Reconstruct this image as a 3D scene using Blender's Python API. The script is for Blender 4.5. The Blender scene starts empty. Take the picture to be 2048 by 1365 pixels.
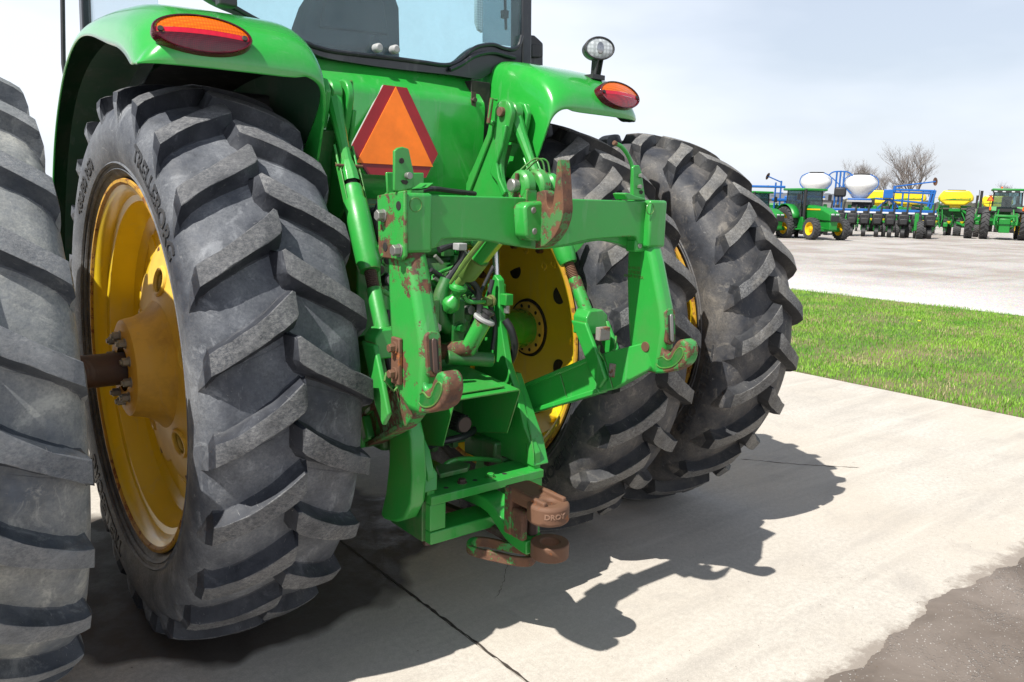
import bpy, math, random
import numpy as np
from mathutils import Vector, Matrix
random.seed(7); rng = np.random.default_rng(7)
PI = math.pi
S = bpy.context.scene
C = S.collection

# ------------------------------------------------------------------ camera
CAM = Vector((-1.732, -3.1144, 1.6298)); YAW, PIT, ROL, FPX = .6774, .175, .027, 1596.94
f_ = Vector((math.sin(YAW)*math.cos(PIT), math.cos(YAW)*math.cos(PIT), -math.sin(PIT)))
r0 = Vector((math.cos(YAW), -math.sin(YAW), 0)); u0 = r0.cross(f_)
r_ = r0*math.cos(ROL) + u0*math.sin(ROL); u_ = -r0*math.sin(ROL) + u0*math.cos(ROL)
cd = bpy.data.cameras.new('camera'); co = bpy.data.objects.new('camera', cd); C.objects.link(co)
m = Matrix.Identity(4)
for i in range(3):
    m[i][0] = r_[i]; m[i][1] = u_[i]; m[i][2] = -f_[i]; m[i][3] = CAM[i]
co.matrix_world = m
cd.sensor_width = 36; cd.lens = FPX/2048*36; cd.clip_start = .05; cd.clip_end = 3000
S.camera = co

# ------------------------------------------------------------------ world and sun
SUNV = Vector((-.72, -.10, 1.0)).normalized()
el = math.asin(SUNV.z); az = math.atan2(SUNV.x, SUNV.y)
W = bpy.data.worlds.new('World'); S.world = W; W.use_nodes = True
nt = W.node_tree; nt.nodes.clear()
def wn(t, **k):
    n = nt.nodes.new(t)
    for a, b in k.items(): setattr(n, a, b)
    return n
wo = wn('ShaderNodeOutputWorld'); bg = wn('ShaderNodeBackground'); bg.inputs[1].default_value = .10
sky = wn('ShaderNodeTexSky', sky_type='NISHITA', sun_disc=False, sun_elevation=el, sun_rotation=az, air_density=1.0, dust_density=3.0, ozone_density=1.0)
tc = wn('ShaderNodeTexCoord'); mp = wn('ShaderNodeMapping'); mp.inputs['Scale'].default_value = (1, 1, 3.2)
no = wn('ShaderNodeTexNoise'); no.inputs['Scale'].default_value = 1.5; no.inputs['Detail'].default_value = 5; no.inputs['Roughness'].default_value = .5
rp = wn('ShaderNodeValToRGB'); rp.color_ramp.elements[0].position = .34; rp.color_ramp.elements[0].color = (.50,)*3+(1,)
rp.color_ramp.elements[1].position = .62; rp.color_ramp.elements[1].color = (.97,)*3+(1,)
mx = wn('ShaderNodeMix', data_type='RGBA'); mx.inputs[7].default_value = (7.3, 7.7, 8.4, 1)
L = nt.links.new
L(tc.outputs['Generated'], mp.inputs[0]); L(mp.outputs[0], no.inputs[0]); L(no.outputs[0], rp.inputs[0]); L(rp.outputs[0], mx.inputs[0])
sz = wn('ShaderNodeSeparateXYZ'); L(tc.outputs['Generated'], sz.inputs[0])
gr = wn('ShaderNodeValToRGB'); e_ = gr.color_ramp.elements; e_[0].position = 0; e_[0].color = (1, 1, 1, 1); e_[1].position = 1; e_[1].color = (.24, .27, .32, 1)
for q_, c_ in ((.22, (.98, .99, 1, 1)), (.42, (.72, .75, .80, 1)), (.65, (.36, .39, .44, 1))):
    k_ = e_.new(q_); k_.color = c_
L(sz.outputs[2], gr.inputs[0])
mg = wn('ShaderNodeMix', data_type='RGBA', blend_type='MULTIPLY'); mg.inputs[0].default_value = 1
L(sky.outputs[0], mx.inputs[6]); L(mx.outputs[2], mg.inputs[6]); L(gr.outputs[0], mg.inputs[7]); L(mg.outputs[2], bg.inputs[0]); L(bg.outputs[0], wo.inputs[0])
sd = bpy.data.lights.new('sun', 'SUN'); sd.energy = 5.0; sd.angle = math.radians(.5); sd.color = (1, .965, .90)
so = bpy.data.objects.new('sun', sd); C.objects.link(so); so.rotation_euler = (-SUNV).to_track_quat('-Z', 'Y').to_euler(); so.location = (0, 0, 20)
S.view_settings.view_transform = 'Standard'; S.view_settings.look = 'None'; S.view_settings.exposure = .50; S.view_settings.gamma = 1

# ------------------------------------------------------------------ pixel of the 2048 px photo -> point on a plane of the real place
def at(px, py, ax, val):
    d = f_ + r_*((px-1024)/FPX) - u_*((py-682.5)/FPX)
    t = (val-CAM[ax])/d[ax]
    return CAM + d*t
def YZ(pts, x): return [(lambda P: (x, P.y, P.z))(at(a, b, 0, x)) for a, b in pts]
def XZ(pts, y): return [(lambda P: (P.x, y, P.z))(at(a, b, 1, y)) for a, b in pts]
def GP(px, py, z=0): return at(px, py, 2, z)

# ------------------------------------------------------------------ materials
def mat(name):
    M = bpy.data.materials.new(name); M.use_nodes = True
    return M, M.node_tree, M.node_tree.nodes['Principled BSDF']
def N(t, typ, **k):
    n = t.nodes.new(typ)
    for a, b in k.items():
        if a in n.inputs: n.inputs[a].default_value = b
        else: setattr(n, a, b)
    return n
def noise(t, sc, det=4, rough=.55, vec=None, dist=0):
    n = N(t, 'ShaderNodeTexNoise'); n.inputs['Scale'].default_value = sc; n.inputs['Detail'].default_value = det
    n.inputs['Roughness'].default_value = rough; n.inputs['Distortion'].default_value = dist
    if vec is not None: t.links.new(vec, n.inputs['Vector'])
    return n.outputs['Fac']
def ramp(t, src, stops):
    n = t.nodes.new('ShaderNodeValToRGB'); e = n.color_ramp.elements
    while len(e) < len(stops): e.new(.5)
    for q, (p, c) in zip(e, stops):
        q.position = p; q.color = tuple(c)+(1,) if hasattr(c, '__len__') else (c, c, c, 1)
    t.links.new(src, n.inputs[0]); return n.outputs[0]
def mix(t, fac, a, b, mode='MIX'):
    n = t.nodes.new('ShaderNodeMix'); n.data_type = 'RGBA'; n.blend_type = mode
    for s, v in ((0, fac), (6, a), (7, b)):
        if hasattr(v, 'is_output'): t.links.new(v, n.inputs[s])
        elif s == 0: n.inputs[0].default_value = v
        else: n.inputs[s].default_value = tuple(v)+(1,)
    return n.outputs[2]
def math_(t, op, a, b=0, clamp=False):
    n = t.nodes.new('ShaderNodeMath'); n.operation = op; n.use_clamp = clamp
    for i, v in enumerate((a, b)):
        if hasattr(v, 'is_output'): t.links.new(v, n.inputs[i])
        else: n.inputs[i].default_value = v
    return n.outputs[0]
def objc(t): return t.nodes.new('ShaderNodeTexCoord').outputs['Object']
def bump(t, b, h, strength=.3, dist=.005):
    n = t.nodes.new('ShaderNodeBump'); n.inputs['Strength'].default_value = strength; n.inputs['Distance'].default_value = dist
    t.links.new(h, n.inputs['Height']); t.links.new(n.outputs[0], b.inputs['Normal'])
def scaled(t, vec, s):
    n = t.nodes.new('ShaderNodeMapping'); n.inputs['Scale'].default_value = s; t.links.new(vec, n.inputs[0]); return n.outputs[0]

def paint(name, col, rough=.35, dirt=.25, dirtcol=(.16, .13, .09), coat=.5, rust=None, rustamt=0, edge=False, bmp=.12, chips=0):
    M, t, b = mat(name); v = objc(t)
    n1 = noise(t, 2.2, 6, .6, v); n2 = noise(t, 38, 4, .6, v)
    c = mix(t, ramp(t, n1, [(.35, 0), (.75, .35)]), col, tuple(x*.72+.01 for x in col))
    d = math_(t, 'MULTIPLY', ramp(t, noise(t, 5.5, 8, .68, v), [(.46, 0), (.74, 1)]), dirt)
    c = mix(t, d, c, dirtcol)
    for sc_, th_ in (((1.2, 14, 1.5), .70), ((11, 1.2, 1.2), .71), ((2, 2, .25), .60)):
        w = noise(t, 9 if th_ < .65 else 20, 3, .6, scaled(t, v, sc_), .8); c = mix(t, math_(t, 'MULTIPLY', ramp(t, w, [(th_, 0), (th_+.05, 1)]), .16), c, tuple(min(1, x*.55+.16) for x in col))
    rg = math_(t, 'ADD', math_(t, 'MULTIPLY', n1, .18), rough-.08)
    if rust:
        n3 = noise(t, 9, 10, .72, v); n4 = noise(t, 45, 5, .7, v)
        k = math_(t, 'ADD', math_(t, 'MULTIPLY', n3, .75), math_(t, 'MULTIPLY', n4, .25))
        if edge:
            bv = t.nodes.new('ShaderNodeBevel'); bv.samples = 4; bv.inputs['Radius'].default_value = .010
            ge = t.nodes.new('ShaderNodeNewGeometry'); dp = t.nodes.new('ShaderNodeVectorMath'); dp.operation = 'DOT_PRODUCT'
            t.links.new(bv.outputs[0], dp.inputs[0]); t.links.new(ge.outputs['Normal'], dp.inputs[1])
            e = math_(t, 'MULTIPLY', math_(t, 'SUBTRACT', 1.0, dp.outputs['Value']), 1.5, True)
            k = math_(t, 'ADD', k, math_(t, 'MULTIPLY', e, .45))
        hi = .73-rustamt*.3
        f = ramp(t, k, [(hi-.025, 0), (hi, 1)])
        rc = mix(t, ramp(t, noise(t, 60, 5, .7, v), [(.3, 0), (.7, 1)]), rust, tuple(x*.40 for x in rust)); rc = mix(t, ramp(t, noise(t, 14, 6, .7, v), [(.42, 0), (.62, .8)]), rc, (rust[0]*1.25, rust[1]*1.15, rust[2]*.9)); rc = mix(t, ramp(t, noise(t, 22, 3, .6, v), [(.62, 0), (.70, .7)]), rc, (.05, .035, .03))
        c = mix(t, f, c, rc); rg = mix(t, f, rg, (.75,)*3)
        t.links.new(f, b.inputs['Metallic']); b.inputs['Metallic'].default_value = 0
        t.links.remove(b.inputs['Metallic'].links[0])
        ct = math_(t, 'MULTIPLY', math_(t, 'SUBTRACT', 1.0, f), coat); t.links.new(ct, b.inputs['Coat Weight'])
        h = math_(t, 'SUBTRACT', math_(t, 'MULTIPLY', n2, .35), math_(t, 'MULTIPLY', f, .6))
        bump(t, b, h, .5, .0035)
    else:
        b.inputs['Coat Weight'].default_value = coat; bump(t, b, n2, bmp, .0012)
    b.inputs['Coat Roughness'].default_value = .12
    t.links.new(c, b.inputs['Base Color']); t.links.new(rg, b.inputs['Roughness'])
    return M
GREEN = (.020, .36, .040)
RUST = (.13, .058, .030)
M_body = paint('green_body_paint', GREEN, .24, .20, dirtcol=(.22, .30, .20), coat=1.0, bmp=.04)
M_hitch = paint('green_hitch_paint', (.022, .32, .042), .40, .22, rust=RUST, rustamt=.20, edge=True, coat=.35)
M_hitchR = paint('green_hitch_paint_worn', (.022, .32, .042), .45, .3, rust=(.125, .058, .034), rustamt=.60, edge=True, coat=.3)
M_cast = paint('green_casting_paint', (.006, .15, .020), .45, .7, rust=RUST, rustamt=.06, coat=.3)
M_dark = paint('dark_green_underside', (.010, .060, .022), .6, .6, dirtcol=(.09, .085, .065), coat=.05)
M_yel = paint('yellow_wheel_paint', (.92, .66, .020), .36, .16, dirtcol=(.40, .25, .06), coat=.4, bmp=.08)
M_hub = paint('rust_stained_hub', (.72, .46, .07), .55, .62, dirtcol=(.26, .12, .04), rust=(.17, .075, .03), rustamt=.22, coat=.05)
M_yelR = paint('rusty_yellow_paint', (.80, .54, .08), .5, .42, dirtcol=(.34, .17, .04), rust=(.20, .085, .02), rustamt=.16, edge=False, coat=.1)
M_rust = paint('bare_rust', (.145, .070, .038), .72, .5, dirtcol=(.07, .035, .025), coat=.0, rust=(.26, .09, .03), rustamt=.5)
M_rustdk = paint('dark_worn_steel', (.06, .035, .030), .5, .5, dirtcol=(.12, .06, .035), coat=.1)
M_steel = paint('bolt_steel', (.30, .30, .28), .42, .4, dirtcol=(.10, .07, .04), coat=0); M_steel.node_tree.nodes['Principled BSDF'].inputs['Metallic'].default_value = .6
M_chrome = paint('chrome_rod', (.7, .7, .72), .15, .0, coat=0); M_chrome.node_tree.nodes['Principled BSDF'].inputs['Metallic'].default_value = 1
M_blk = paint('black_plastic', (.018, .019, .023), .5, .45, dirtcol=(.07, .065, .06), coat=.1)
M_seal = paint('window_seal_black', (.012, .014, .020), .35, .3, dirtcol=(.06, .06, .06), coat=.3)
M_hole = paint('dark_hollow', (.012, .012, .011), .8, .3, coat=0)
M_grey = paint('grey_seat_fabric', (.055, .06, .075), .9, .3, dirtcol=(.1, .1, .1), coat=0)

def rubber(name, base, dust, dustamt, lug=False, lo=.36):
    M, t, b = mat(name); v = objc(t)
    n1 = noise(t, 4.5, 8, .68, v); n2 = noise(t, 110, 6, .8, v); n3 = noise(t, 16, 6, .7, v); big = noise(t, 1.3, 3, .5, v)
    c = mix(t, ramp(t, n3, [(.3, 0), (.75, 1)]), base, tuple(min(1, x*1.9+.008) for x in base))
    k = math_(t, 'ADD', math_(t, 'MULTIPLY', n1, .7), math_(t, 'MULTIPLY', big, .3))
    d = math_(t, 'MULTIPLY', ramp(t, k, [(lo, 0), (lo+.26, 1)]), dustamt)
    d = math_(t, 'MULTIPLY', d, ramp(t, n2, [(.30, .30), (.62, 1)]))
    c = mix(t, d, c, dust)
    c = mix(t, math_(t, 'MULTIPLY', ramp(t, noise(t, 9, 9, .75, v, .8), [(.56, 0), (.66, 1)]), .55*dustamt), c, tuple(min(1, x*1.25) for x in dust))
    for sc in ((9, .9, .9), (1.2, 10, 2)):
        w = noise(t, 24, 3, .6, scaled(t, v, sc), 1.2); c = mix(t, math_(t, 'MULTIPLY', ramp(t, w, [(.68, 0), (.73, 1)]), .30), c, (.44, .43, .41))
    if lug:
        fine = noise(t, 70, 9, .92, scaled(t, v, (1.0, 1.5, 1.5)))
        sp = ramp(t, fine, [(.44, 0), (.66, 1)])
        c = mix(t, math_(t, 'MULTIPLY', math_(t, 'MULTIPLY', sp, ramp(t, noise(t, 8, 5, .65, v), [(.34, .30), (.62, 1)])), .85), c, (.40, .395, .385))
        c = mix(t, ramp(t, fine, [(.32, .6), (.42, 0)]), c, tuple(x*.4 for x in base))
        h = math_(t, 'ADD', math_(t, 'MULTIPLY', fine, 1.2), math_(t, 'MULTIPLY', n3, .6)); bump(t, b, h, .8, .006)
    else:
        h = math_(t, 'ADD', math_(t, 'MULTIPLY', n2, .35), math_(t, 'ADD', n3, math_(t, 'MULTIPLY', n1, 2))); bump(t, b, h, .45, .005)
    t.links.new(c, b.inputs['Base Color']); t.links.new(ramp(t, n3, [(.3, .48), (.7, .75)]), b.inputs['Roughness'])
    b.inputs['Specular IOR Level'].default_value = .45
    return M
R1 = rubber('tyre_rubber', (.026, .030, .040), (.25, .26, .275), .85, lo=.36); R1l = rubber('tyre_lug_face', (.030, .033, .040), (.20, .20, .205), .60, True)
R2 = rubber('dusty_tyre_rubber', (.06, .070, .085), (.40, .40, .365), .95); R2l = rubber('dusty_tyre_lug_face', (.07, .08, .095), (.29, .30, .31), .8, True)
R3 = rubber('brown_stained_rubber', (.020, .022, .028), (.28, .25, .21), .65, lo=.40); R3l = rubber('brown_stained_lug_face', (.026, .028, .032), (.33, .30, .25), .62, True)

R1s = rubber('tyre_lug_side_shaded', (.012, .014, .020), (.17, .18, .20), .45, lo=.44); R2s = rubber('dusty_tyre_lug_side_shaded', (.024, .030, .040), (.24, .25, .25), .6, lo=.42); R3s = rubber('brown_stained_lug_side_shaded', (.010, .011, .014), (.20, .18, .15), .4, lo=.45)  # lug sides: shade between the lugs painted in as darker, less dusty rubber
def simple(name, col, rough=.5, metal=0, trans=0, emit=None):
    M, t, b = mat(name); b.inputs['Roughness'].default_value = rough; b.inputs['Metallic'].default_value = metal
    c = mix(t, ramp(t, noise(t, 14, 4, .6, objc(t)), [(.3, 0), (.7, 1)]), col, tuple(x*.82 for x in col))
    t.links.new(c, b.inputs['Base Color']); b.inputs['Transmission Weight'].default_value = trans
    return M
M_white = simple('white_tank_plastic', (.82, .82, .80), .35)
M_blue = simple('blue_frame_paint', (.012, .12, .42), .35)
M_lgreen = simple('planter_green', (.012, .23, .03), .4)
M_lyel = simple('tank_yellow', (.85, .62, .02), .35)
M_lgray = simple('galvanised_grey', (.4, .4, .4), .5)
M_blk2 = simple('machine_black', (.02, .02, .022), .6)
M_tyre2 = simple('yard_tyre_rubber', (.05, .05, .052), .75)
M_orange = simple('orange_reflector', (.9, .12, .008), .45)
M_redbord = simple('red_retroreflective_border', (.30, .008, .012), .35)
M_yring = simple('rim_yellow', (.80, .50, .01), .4)

def glass(name, tint, gl=.12, trans=.85):
    M = bpy.data.materials.new(name); M.use_nodes = True; t = M.node_tree; t.nodes.clear()
    o = N(t, 'ShaderNodeOutputMaterial'); tr = N(t, 'ShaderNodeBsdfTransparent'); tr.inputs[0].default_value = tuple(tint)+(1,)
    g = N(t, 'ShaderNodeBsdfGlossy'); g.inputs['Roughness'].default_value = .03
    df = N(t, 'ShaderNodeBsdfDiffuse'); df.inputs[0].default_value = (.45, .48, .5, 1)
    lw = N(t, 'ShaderNodeLayerWeight'); lw.inputs['Blend'].default_value = .5; fr_o = math_(t, 'MULTIPLY', math_(t, 'POWER', lw.outputs['Facing'], 4.0), .45)
    m1 = N(t, 'ShaderNodeMixShader'); m2 = N(t, 'ShaderNodeMixShader'); m1.inputs[0].default_value = gl
    t.links.new(ramp(t, noise(t, 3, 6, .7, objc(t)), [(.3, gl*.3), (.8, gl*1.4)]), m1.inputs[0])
    t.links.new(tr.outputs[0], m1.inputs[1]); t.links.new(df.outputs[0], m1.inputs[2])
    t.links.new(math_(t, 'ADD', fr_o, .04), m2.inputs[0]); t.links.new(m1.outputs[0], m2.inputs[1]); t.links.new(g.outputs[0], m2.inputs[2])
    t.links.new(m2.outputs[0], o.inputs[0]); return M
M_glass = glass('tinted_cab_glass', (.72, .90, .93))
M_glass2 = glass('side_glass', (.85, .92, .95), .05)
def lens(name, col, scale, dark=None):
    M, t, b = mat(name); v = objc(t)
    vo = N(t, 'ShaderNodeTexVoronoi'); vo.inputs['Scale'].default_value = scale; vo.inputs['Randomness'].default_value = 0.0; t.links.new(v, vo.inputs['Vector'])
    c = mix(t, ramp(t, vo.outputs['Distance'], [(.15, 0), (.6, .75)]), col, dark or tuple(x*.45 for x in col))
    t.links.new(c, b.inputs['Base Color']); b.inputs['Roughness'].default_value = .12; b.inputs['Coat Weight'].default_value = .35; b.inputs['Coat Roughness'].default_value = .1
    bump(t, b, vo.outputs['Distance'], .4, .002); return M
M_amber = lens('amber_lens', (.95, .17, .002), 110); M_red = lens('red_lens', (.50, .008, .02), 160, (.16, .004, .012)); M_redd = lens('dark_red_lens', (.10, .004, .012), 190)
M_redb = lens('bright_red_band', (.60, .01, .035), 40, (.5, .01, .03))
M_clear = lens('clear_lamp_lens', (.60, .64, .66), 60, (.25, .27, .28))

# ------------------------------------------------------------------ mesh builder
class MB:
    def __init__(s): s.v = []; s.f = []; s.m = []; s.mi = 0
    def add(s, vs, fs):
        o = len(s.v); s.v += [tuple(v) for v in vs]; s.f += [tuple(i+o for i in f) for f in fs]; s.m += [s.mi]*len(fs); return s
    def box(s, lo, hi):
        (a, b, c), (d, e, g) = lo, hi
        return s.add([(a,b,c),(d,b,c),(d,e,c),(a,e,c),(a,b,g),(d,b,g),(d,e,g),(a,e,g)], [(0,3,2,1),(4,5,6,7),(0,1,5,4),(1,2,6,5),(2,3,7,6),(3,0,4,7)])
    def prism(s, poly, ext):
        n = len(poly); P = [Vector(p) for p in poly]; E = Vector(ext)
        nr = Vector((0, 0, 0))
        for i in range(n): nr += P[i].cross(P[(i+1) % n])
        if nr.dot(E) > 0: P.reverse()
        return s.add(P+[p+E for p in P], [tuple(range(n)), tuple(range(2*n-1, n-1, -1))]+[(i, i+n, (i+1) % n+n, (i+1) % n) for i in range(n)])
    def lathe(s, o, d, prof, seg=48, a0=0, a1=2*PI, squash=1.0, up=None):
        o = Vector(o); d = Vector(d).normalized(); a = Vector(up) if up else (Vector((0, 0, 1)) if abs(d.z) < .9 else Vector((0, 1, 0)))
        e1 = (a-d*a.dot(d)).normalized(); e2 = d.cross(e1); full = abs(a1-a0-2*PI) < 1e-6; ns = seg if full else seg+1
        vs = []
        for t, r in prof:
            for k in range(ns):
                th = a0+(a1-a0)*k/seg; vs.append(o+d*t+(e1*math.cos(th)+e2*math.sin(th)*squash)*max(r, 1e-5))
        fs = []
        for i in range(len(prof)-1):
            for k in range(seg):
                k2 = (k+1) % ns if full else k+1
                fs.append((i*ns+k, i*ns+k2, (i+1)*ns+k2, (i+1)*ns+k))
        return s.add(vs, fs)
    def cyl(s, p, q, r, seg=16, r2=None, ch=None):
        p = Vector(p); q = Vector(q); d = q-p; l = d.length; r2 = r if r2 is None else r2; ch = min(r, l)*.12 if ch is None else ch
        return s.lathe(p, d, [(0, 0), (0, r-ch), (ch, r), (l-ch, r2), (l, r2-ch), (l, 0)], seg)
    def hex(s, p, q, r): return s.cyl(p, q, r, 6)
    def tube(s, pts, r, seg=10):
        P = [Vector(p) for p in pts]; n = len(P); R = r if hasattr(r, '__len__') else [r]*n
        t0 = (P[1]-P[0]).normalized(); a = Vector((0, 0, 1)) if abs(t0.z) < .9 else Vector((1, 0, 0)); e = (a-t0*a.dot(t0)).normalized()
        vs = []
        for i in range(n):
            t = (P[min(i+1, n-1)]-P[max(i-1, 0)]).normalized(); e = (e-t*e.dot(t)).normalized(); g = t.cross(e)
            vs += [P[i]+(e*math.cos(2*PI*k/seg)+g*math.sin(2*PI*k/seg))*R[i] for k in range(seg)]
        fs = [(i*seg+k, i*seg+(k+1) % seg, (i+1)*seg+(k+1) % seg, (i+1)*seg+k) for i in range(n-1) for k in range(seg)]
        fs += [tuple(range(seg-1, -1, -1)), tuple((n-1)*seg+k for k in range(seg))]
        return s.add(vs, fs)
    def xform(s, M):
        s.v = [tuple(M @ Vector(v)) for v in s.v]; return s
    def mirror(s):
        s.v = [(-a, b, c) for a, b, c in s.v]; s.f = [tuple(reversed(f)) for f in s.f]; return s
    def copy(s):
        k = MB(); k.v = list(s.v); k.f = list(s.f); k.m = list(s.m); return k
    def mesh(s, name, mats, smooth=True, ang=35):
        me = bpy.data.meshes.new(name); me.from_pydata(s.v, [], s.f)
        for q in (mats if isinstance(mats, (list, tuple)) else [mats]): me.materials.append(q)
        if any(s.m): me.polygons.foreach_set('material_index', s.m)
        me.validate(); me.update()
        if smooth:
            me.polygons.foreach_set('use_smooth', [True]*len(me.polygons)); me.set_sharp_from_angle(angle=math.radians(ang))
        return me
    def build(s, name, mats, parent=None, bevel=0, smooth=True, ang=35, seg=2):
        o = bpy.data.objects.new(name, s.mesh(name, mats, smooth, ang)); C.objects.link(o); o.parent = parent
        if bevel:
            b = o.modifiers.new('bevel', 'BEVEL'); b.width = bevel; b.segments = seg; b.limit_method = 'ANGLE'; b.angle_limit = math.radians(32)
            b.harden_normals = False; b.use_clamp_overlap = True
        return o
def arcpts(pts, n=6):
    """Catmull-Rom through 3D points."""
    P = [Vector(p) for p in pts]; P = [P[0]*2-P[1]]+P+[P[-1]*2-P[-2]]; out = []
    for i in range(1, len(P)-2):
        for k in range(n):
            t = k/n; a, b, c, d = P[i-1:i+3]
            out.append(.5*((2*b)+(c-a)*t+(2*a-5*b+4*c-d)*t*t+(3*b-a-3*c+d)*t**3))
    return out+[P[-2]]
def tag(o, label=None, cat=None, group=None, kind=None):
    for k, v in (('label', label), ('category', cat), ('group', group), ('kind', kind)):
        if v: o[k] = v
    return o
def empty(name, loc=(0, 0, 0), rz=0, parent=None):
    o = bpy.data.objects.new(name, None); C.objects.link(o); o.location = loc; o.rotation_euler = (0, 0, rz); o.parent = parent; o.empty_display_size = .1; return o
def copy_tree(o, parent=None):
    c = o.copy(); C.objects.link(c); c.parent = parent
    for ch in o.children: copy_tree(ch, c)
    return c
def text_mesh(s, size, extr, bold=0.0):
    cu = bpy.data.curves.new('txt', 'FONT'); cu.body = s; cu.size = size; cu.extrude = extr; cu.offset = bold; cu.resolution_u = 3; cu.align_x = 'CENTER'; cu.align_y = 'CENTER'
    ob = bpy.data.objects.new('txt', cu); C.objects.link(ob)
    dg = bpy.context.evaluated_depsgraph_get(); me = bpy.data.meshes.new_from_object(ob.evaluated_get(dg))
    vs = [v.co.copy() for v in me.vertices]; fs = [tuple(p.vertices) for p in me.polygons]
    bpy.data.objects.remove(ob); bpy.data.curves.remove(cu); bpy.data.meshes.remove(me)
    return vs, fs

# ------------------------------------------------------------------ ground
def sheet(name, x0, x1, y0, y1, z, m, kind='structure', nx=1, ny=1):
    g = MB(); g.add([(x0+(x1-x0)*i/nx, y0+(y1-y0)*j/ny, z) for j in range(ny+1) for i in range(nx+1)], [(j*(nx+1)+i, j*(nx+1)+i+1, (j+1)*(nx+1)+i+1, (j+1)*(nx+1)+i) for j in range(ny) for i in range(nx)])
    o = g.build(name, m, smooth=False); tag(o, kind=kind); return o
def m_gravel():
    M, t, b = mat('gravel_yard'); v = objc(t)
    a = noise(t, .35, 6, .6, v); c = mix(t, ramp(t, a, [(.40, 0), (.62, 1)]), (.45, .425, .40), (.33, .29, .26))
    s = noise(t, .5, 4, .6, scaled(t, v, (.25, 2.5, 1))); c = mix(t, math_(t, 'MULTIPLY', ramp(t, s, [(.5, 0), (.66, 1)]), .45), c, (.27, .215, .18))
    # pale strip of clean stone along the lawn
    sx = t.nodes.new('ShaderNodeSeparateXYZ'); t.links.new(v, sx.inputs[0])
    e = math_(t, 'ADD', sx.outputs[0], math_(t, 'MULTIPLY', math_(t, 'SUBTRACT', noise(t, .6, 5, .6, v), .5), 6))
    c = mix(t, ramp(t, math_(t, 'DIVIDE', e, 40), [(.33, 1), (.50, 0)]), c, (.60, .575, .56))
    vo = N(t, 'ShaderNodeTexVoronoi'); vo.inputs['Scale'].default_value = 34; t.links.new(v, vo.inputs['Vector'])
    c = mix(t, .42, c, mix(t, 1.0, c, vo.outputs['Color'], 'MULTIPLY')); c = mix(t, 1.0, c, (1.18, 1.18, 1.18), 'MULTIPLY')
    t.links.new(c, b.inputs['Base Color']); b.inputs['Roughness'].default_value = .95
    bump(t, b, vo.outputs['Distance'], .8, .02); return M
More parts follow.
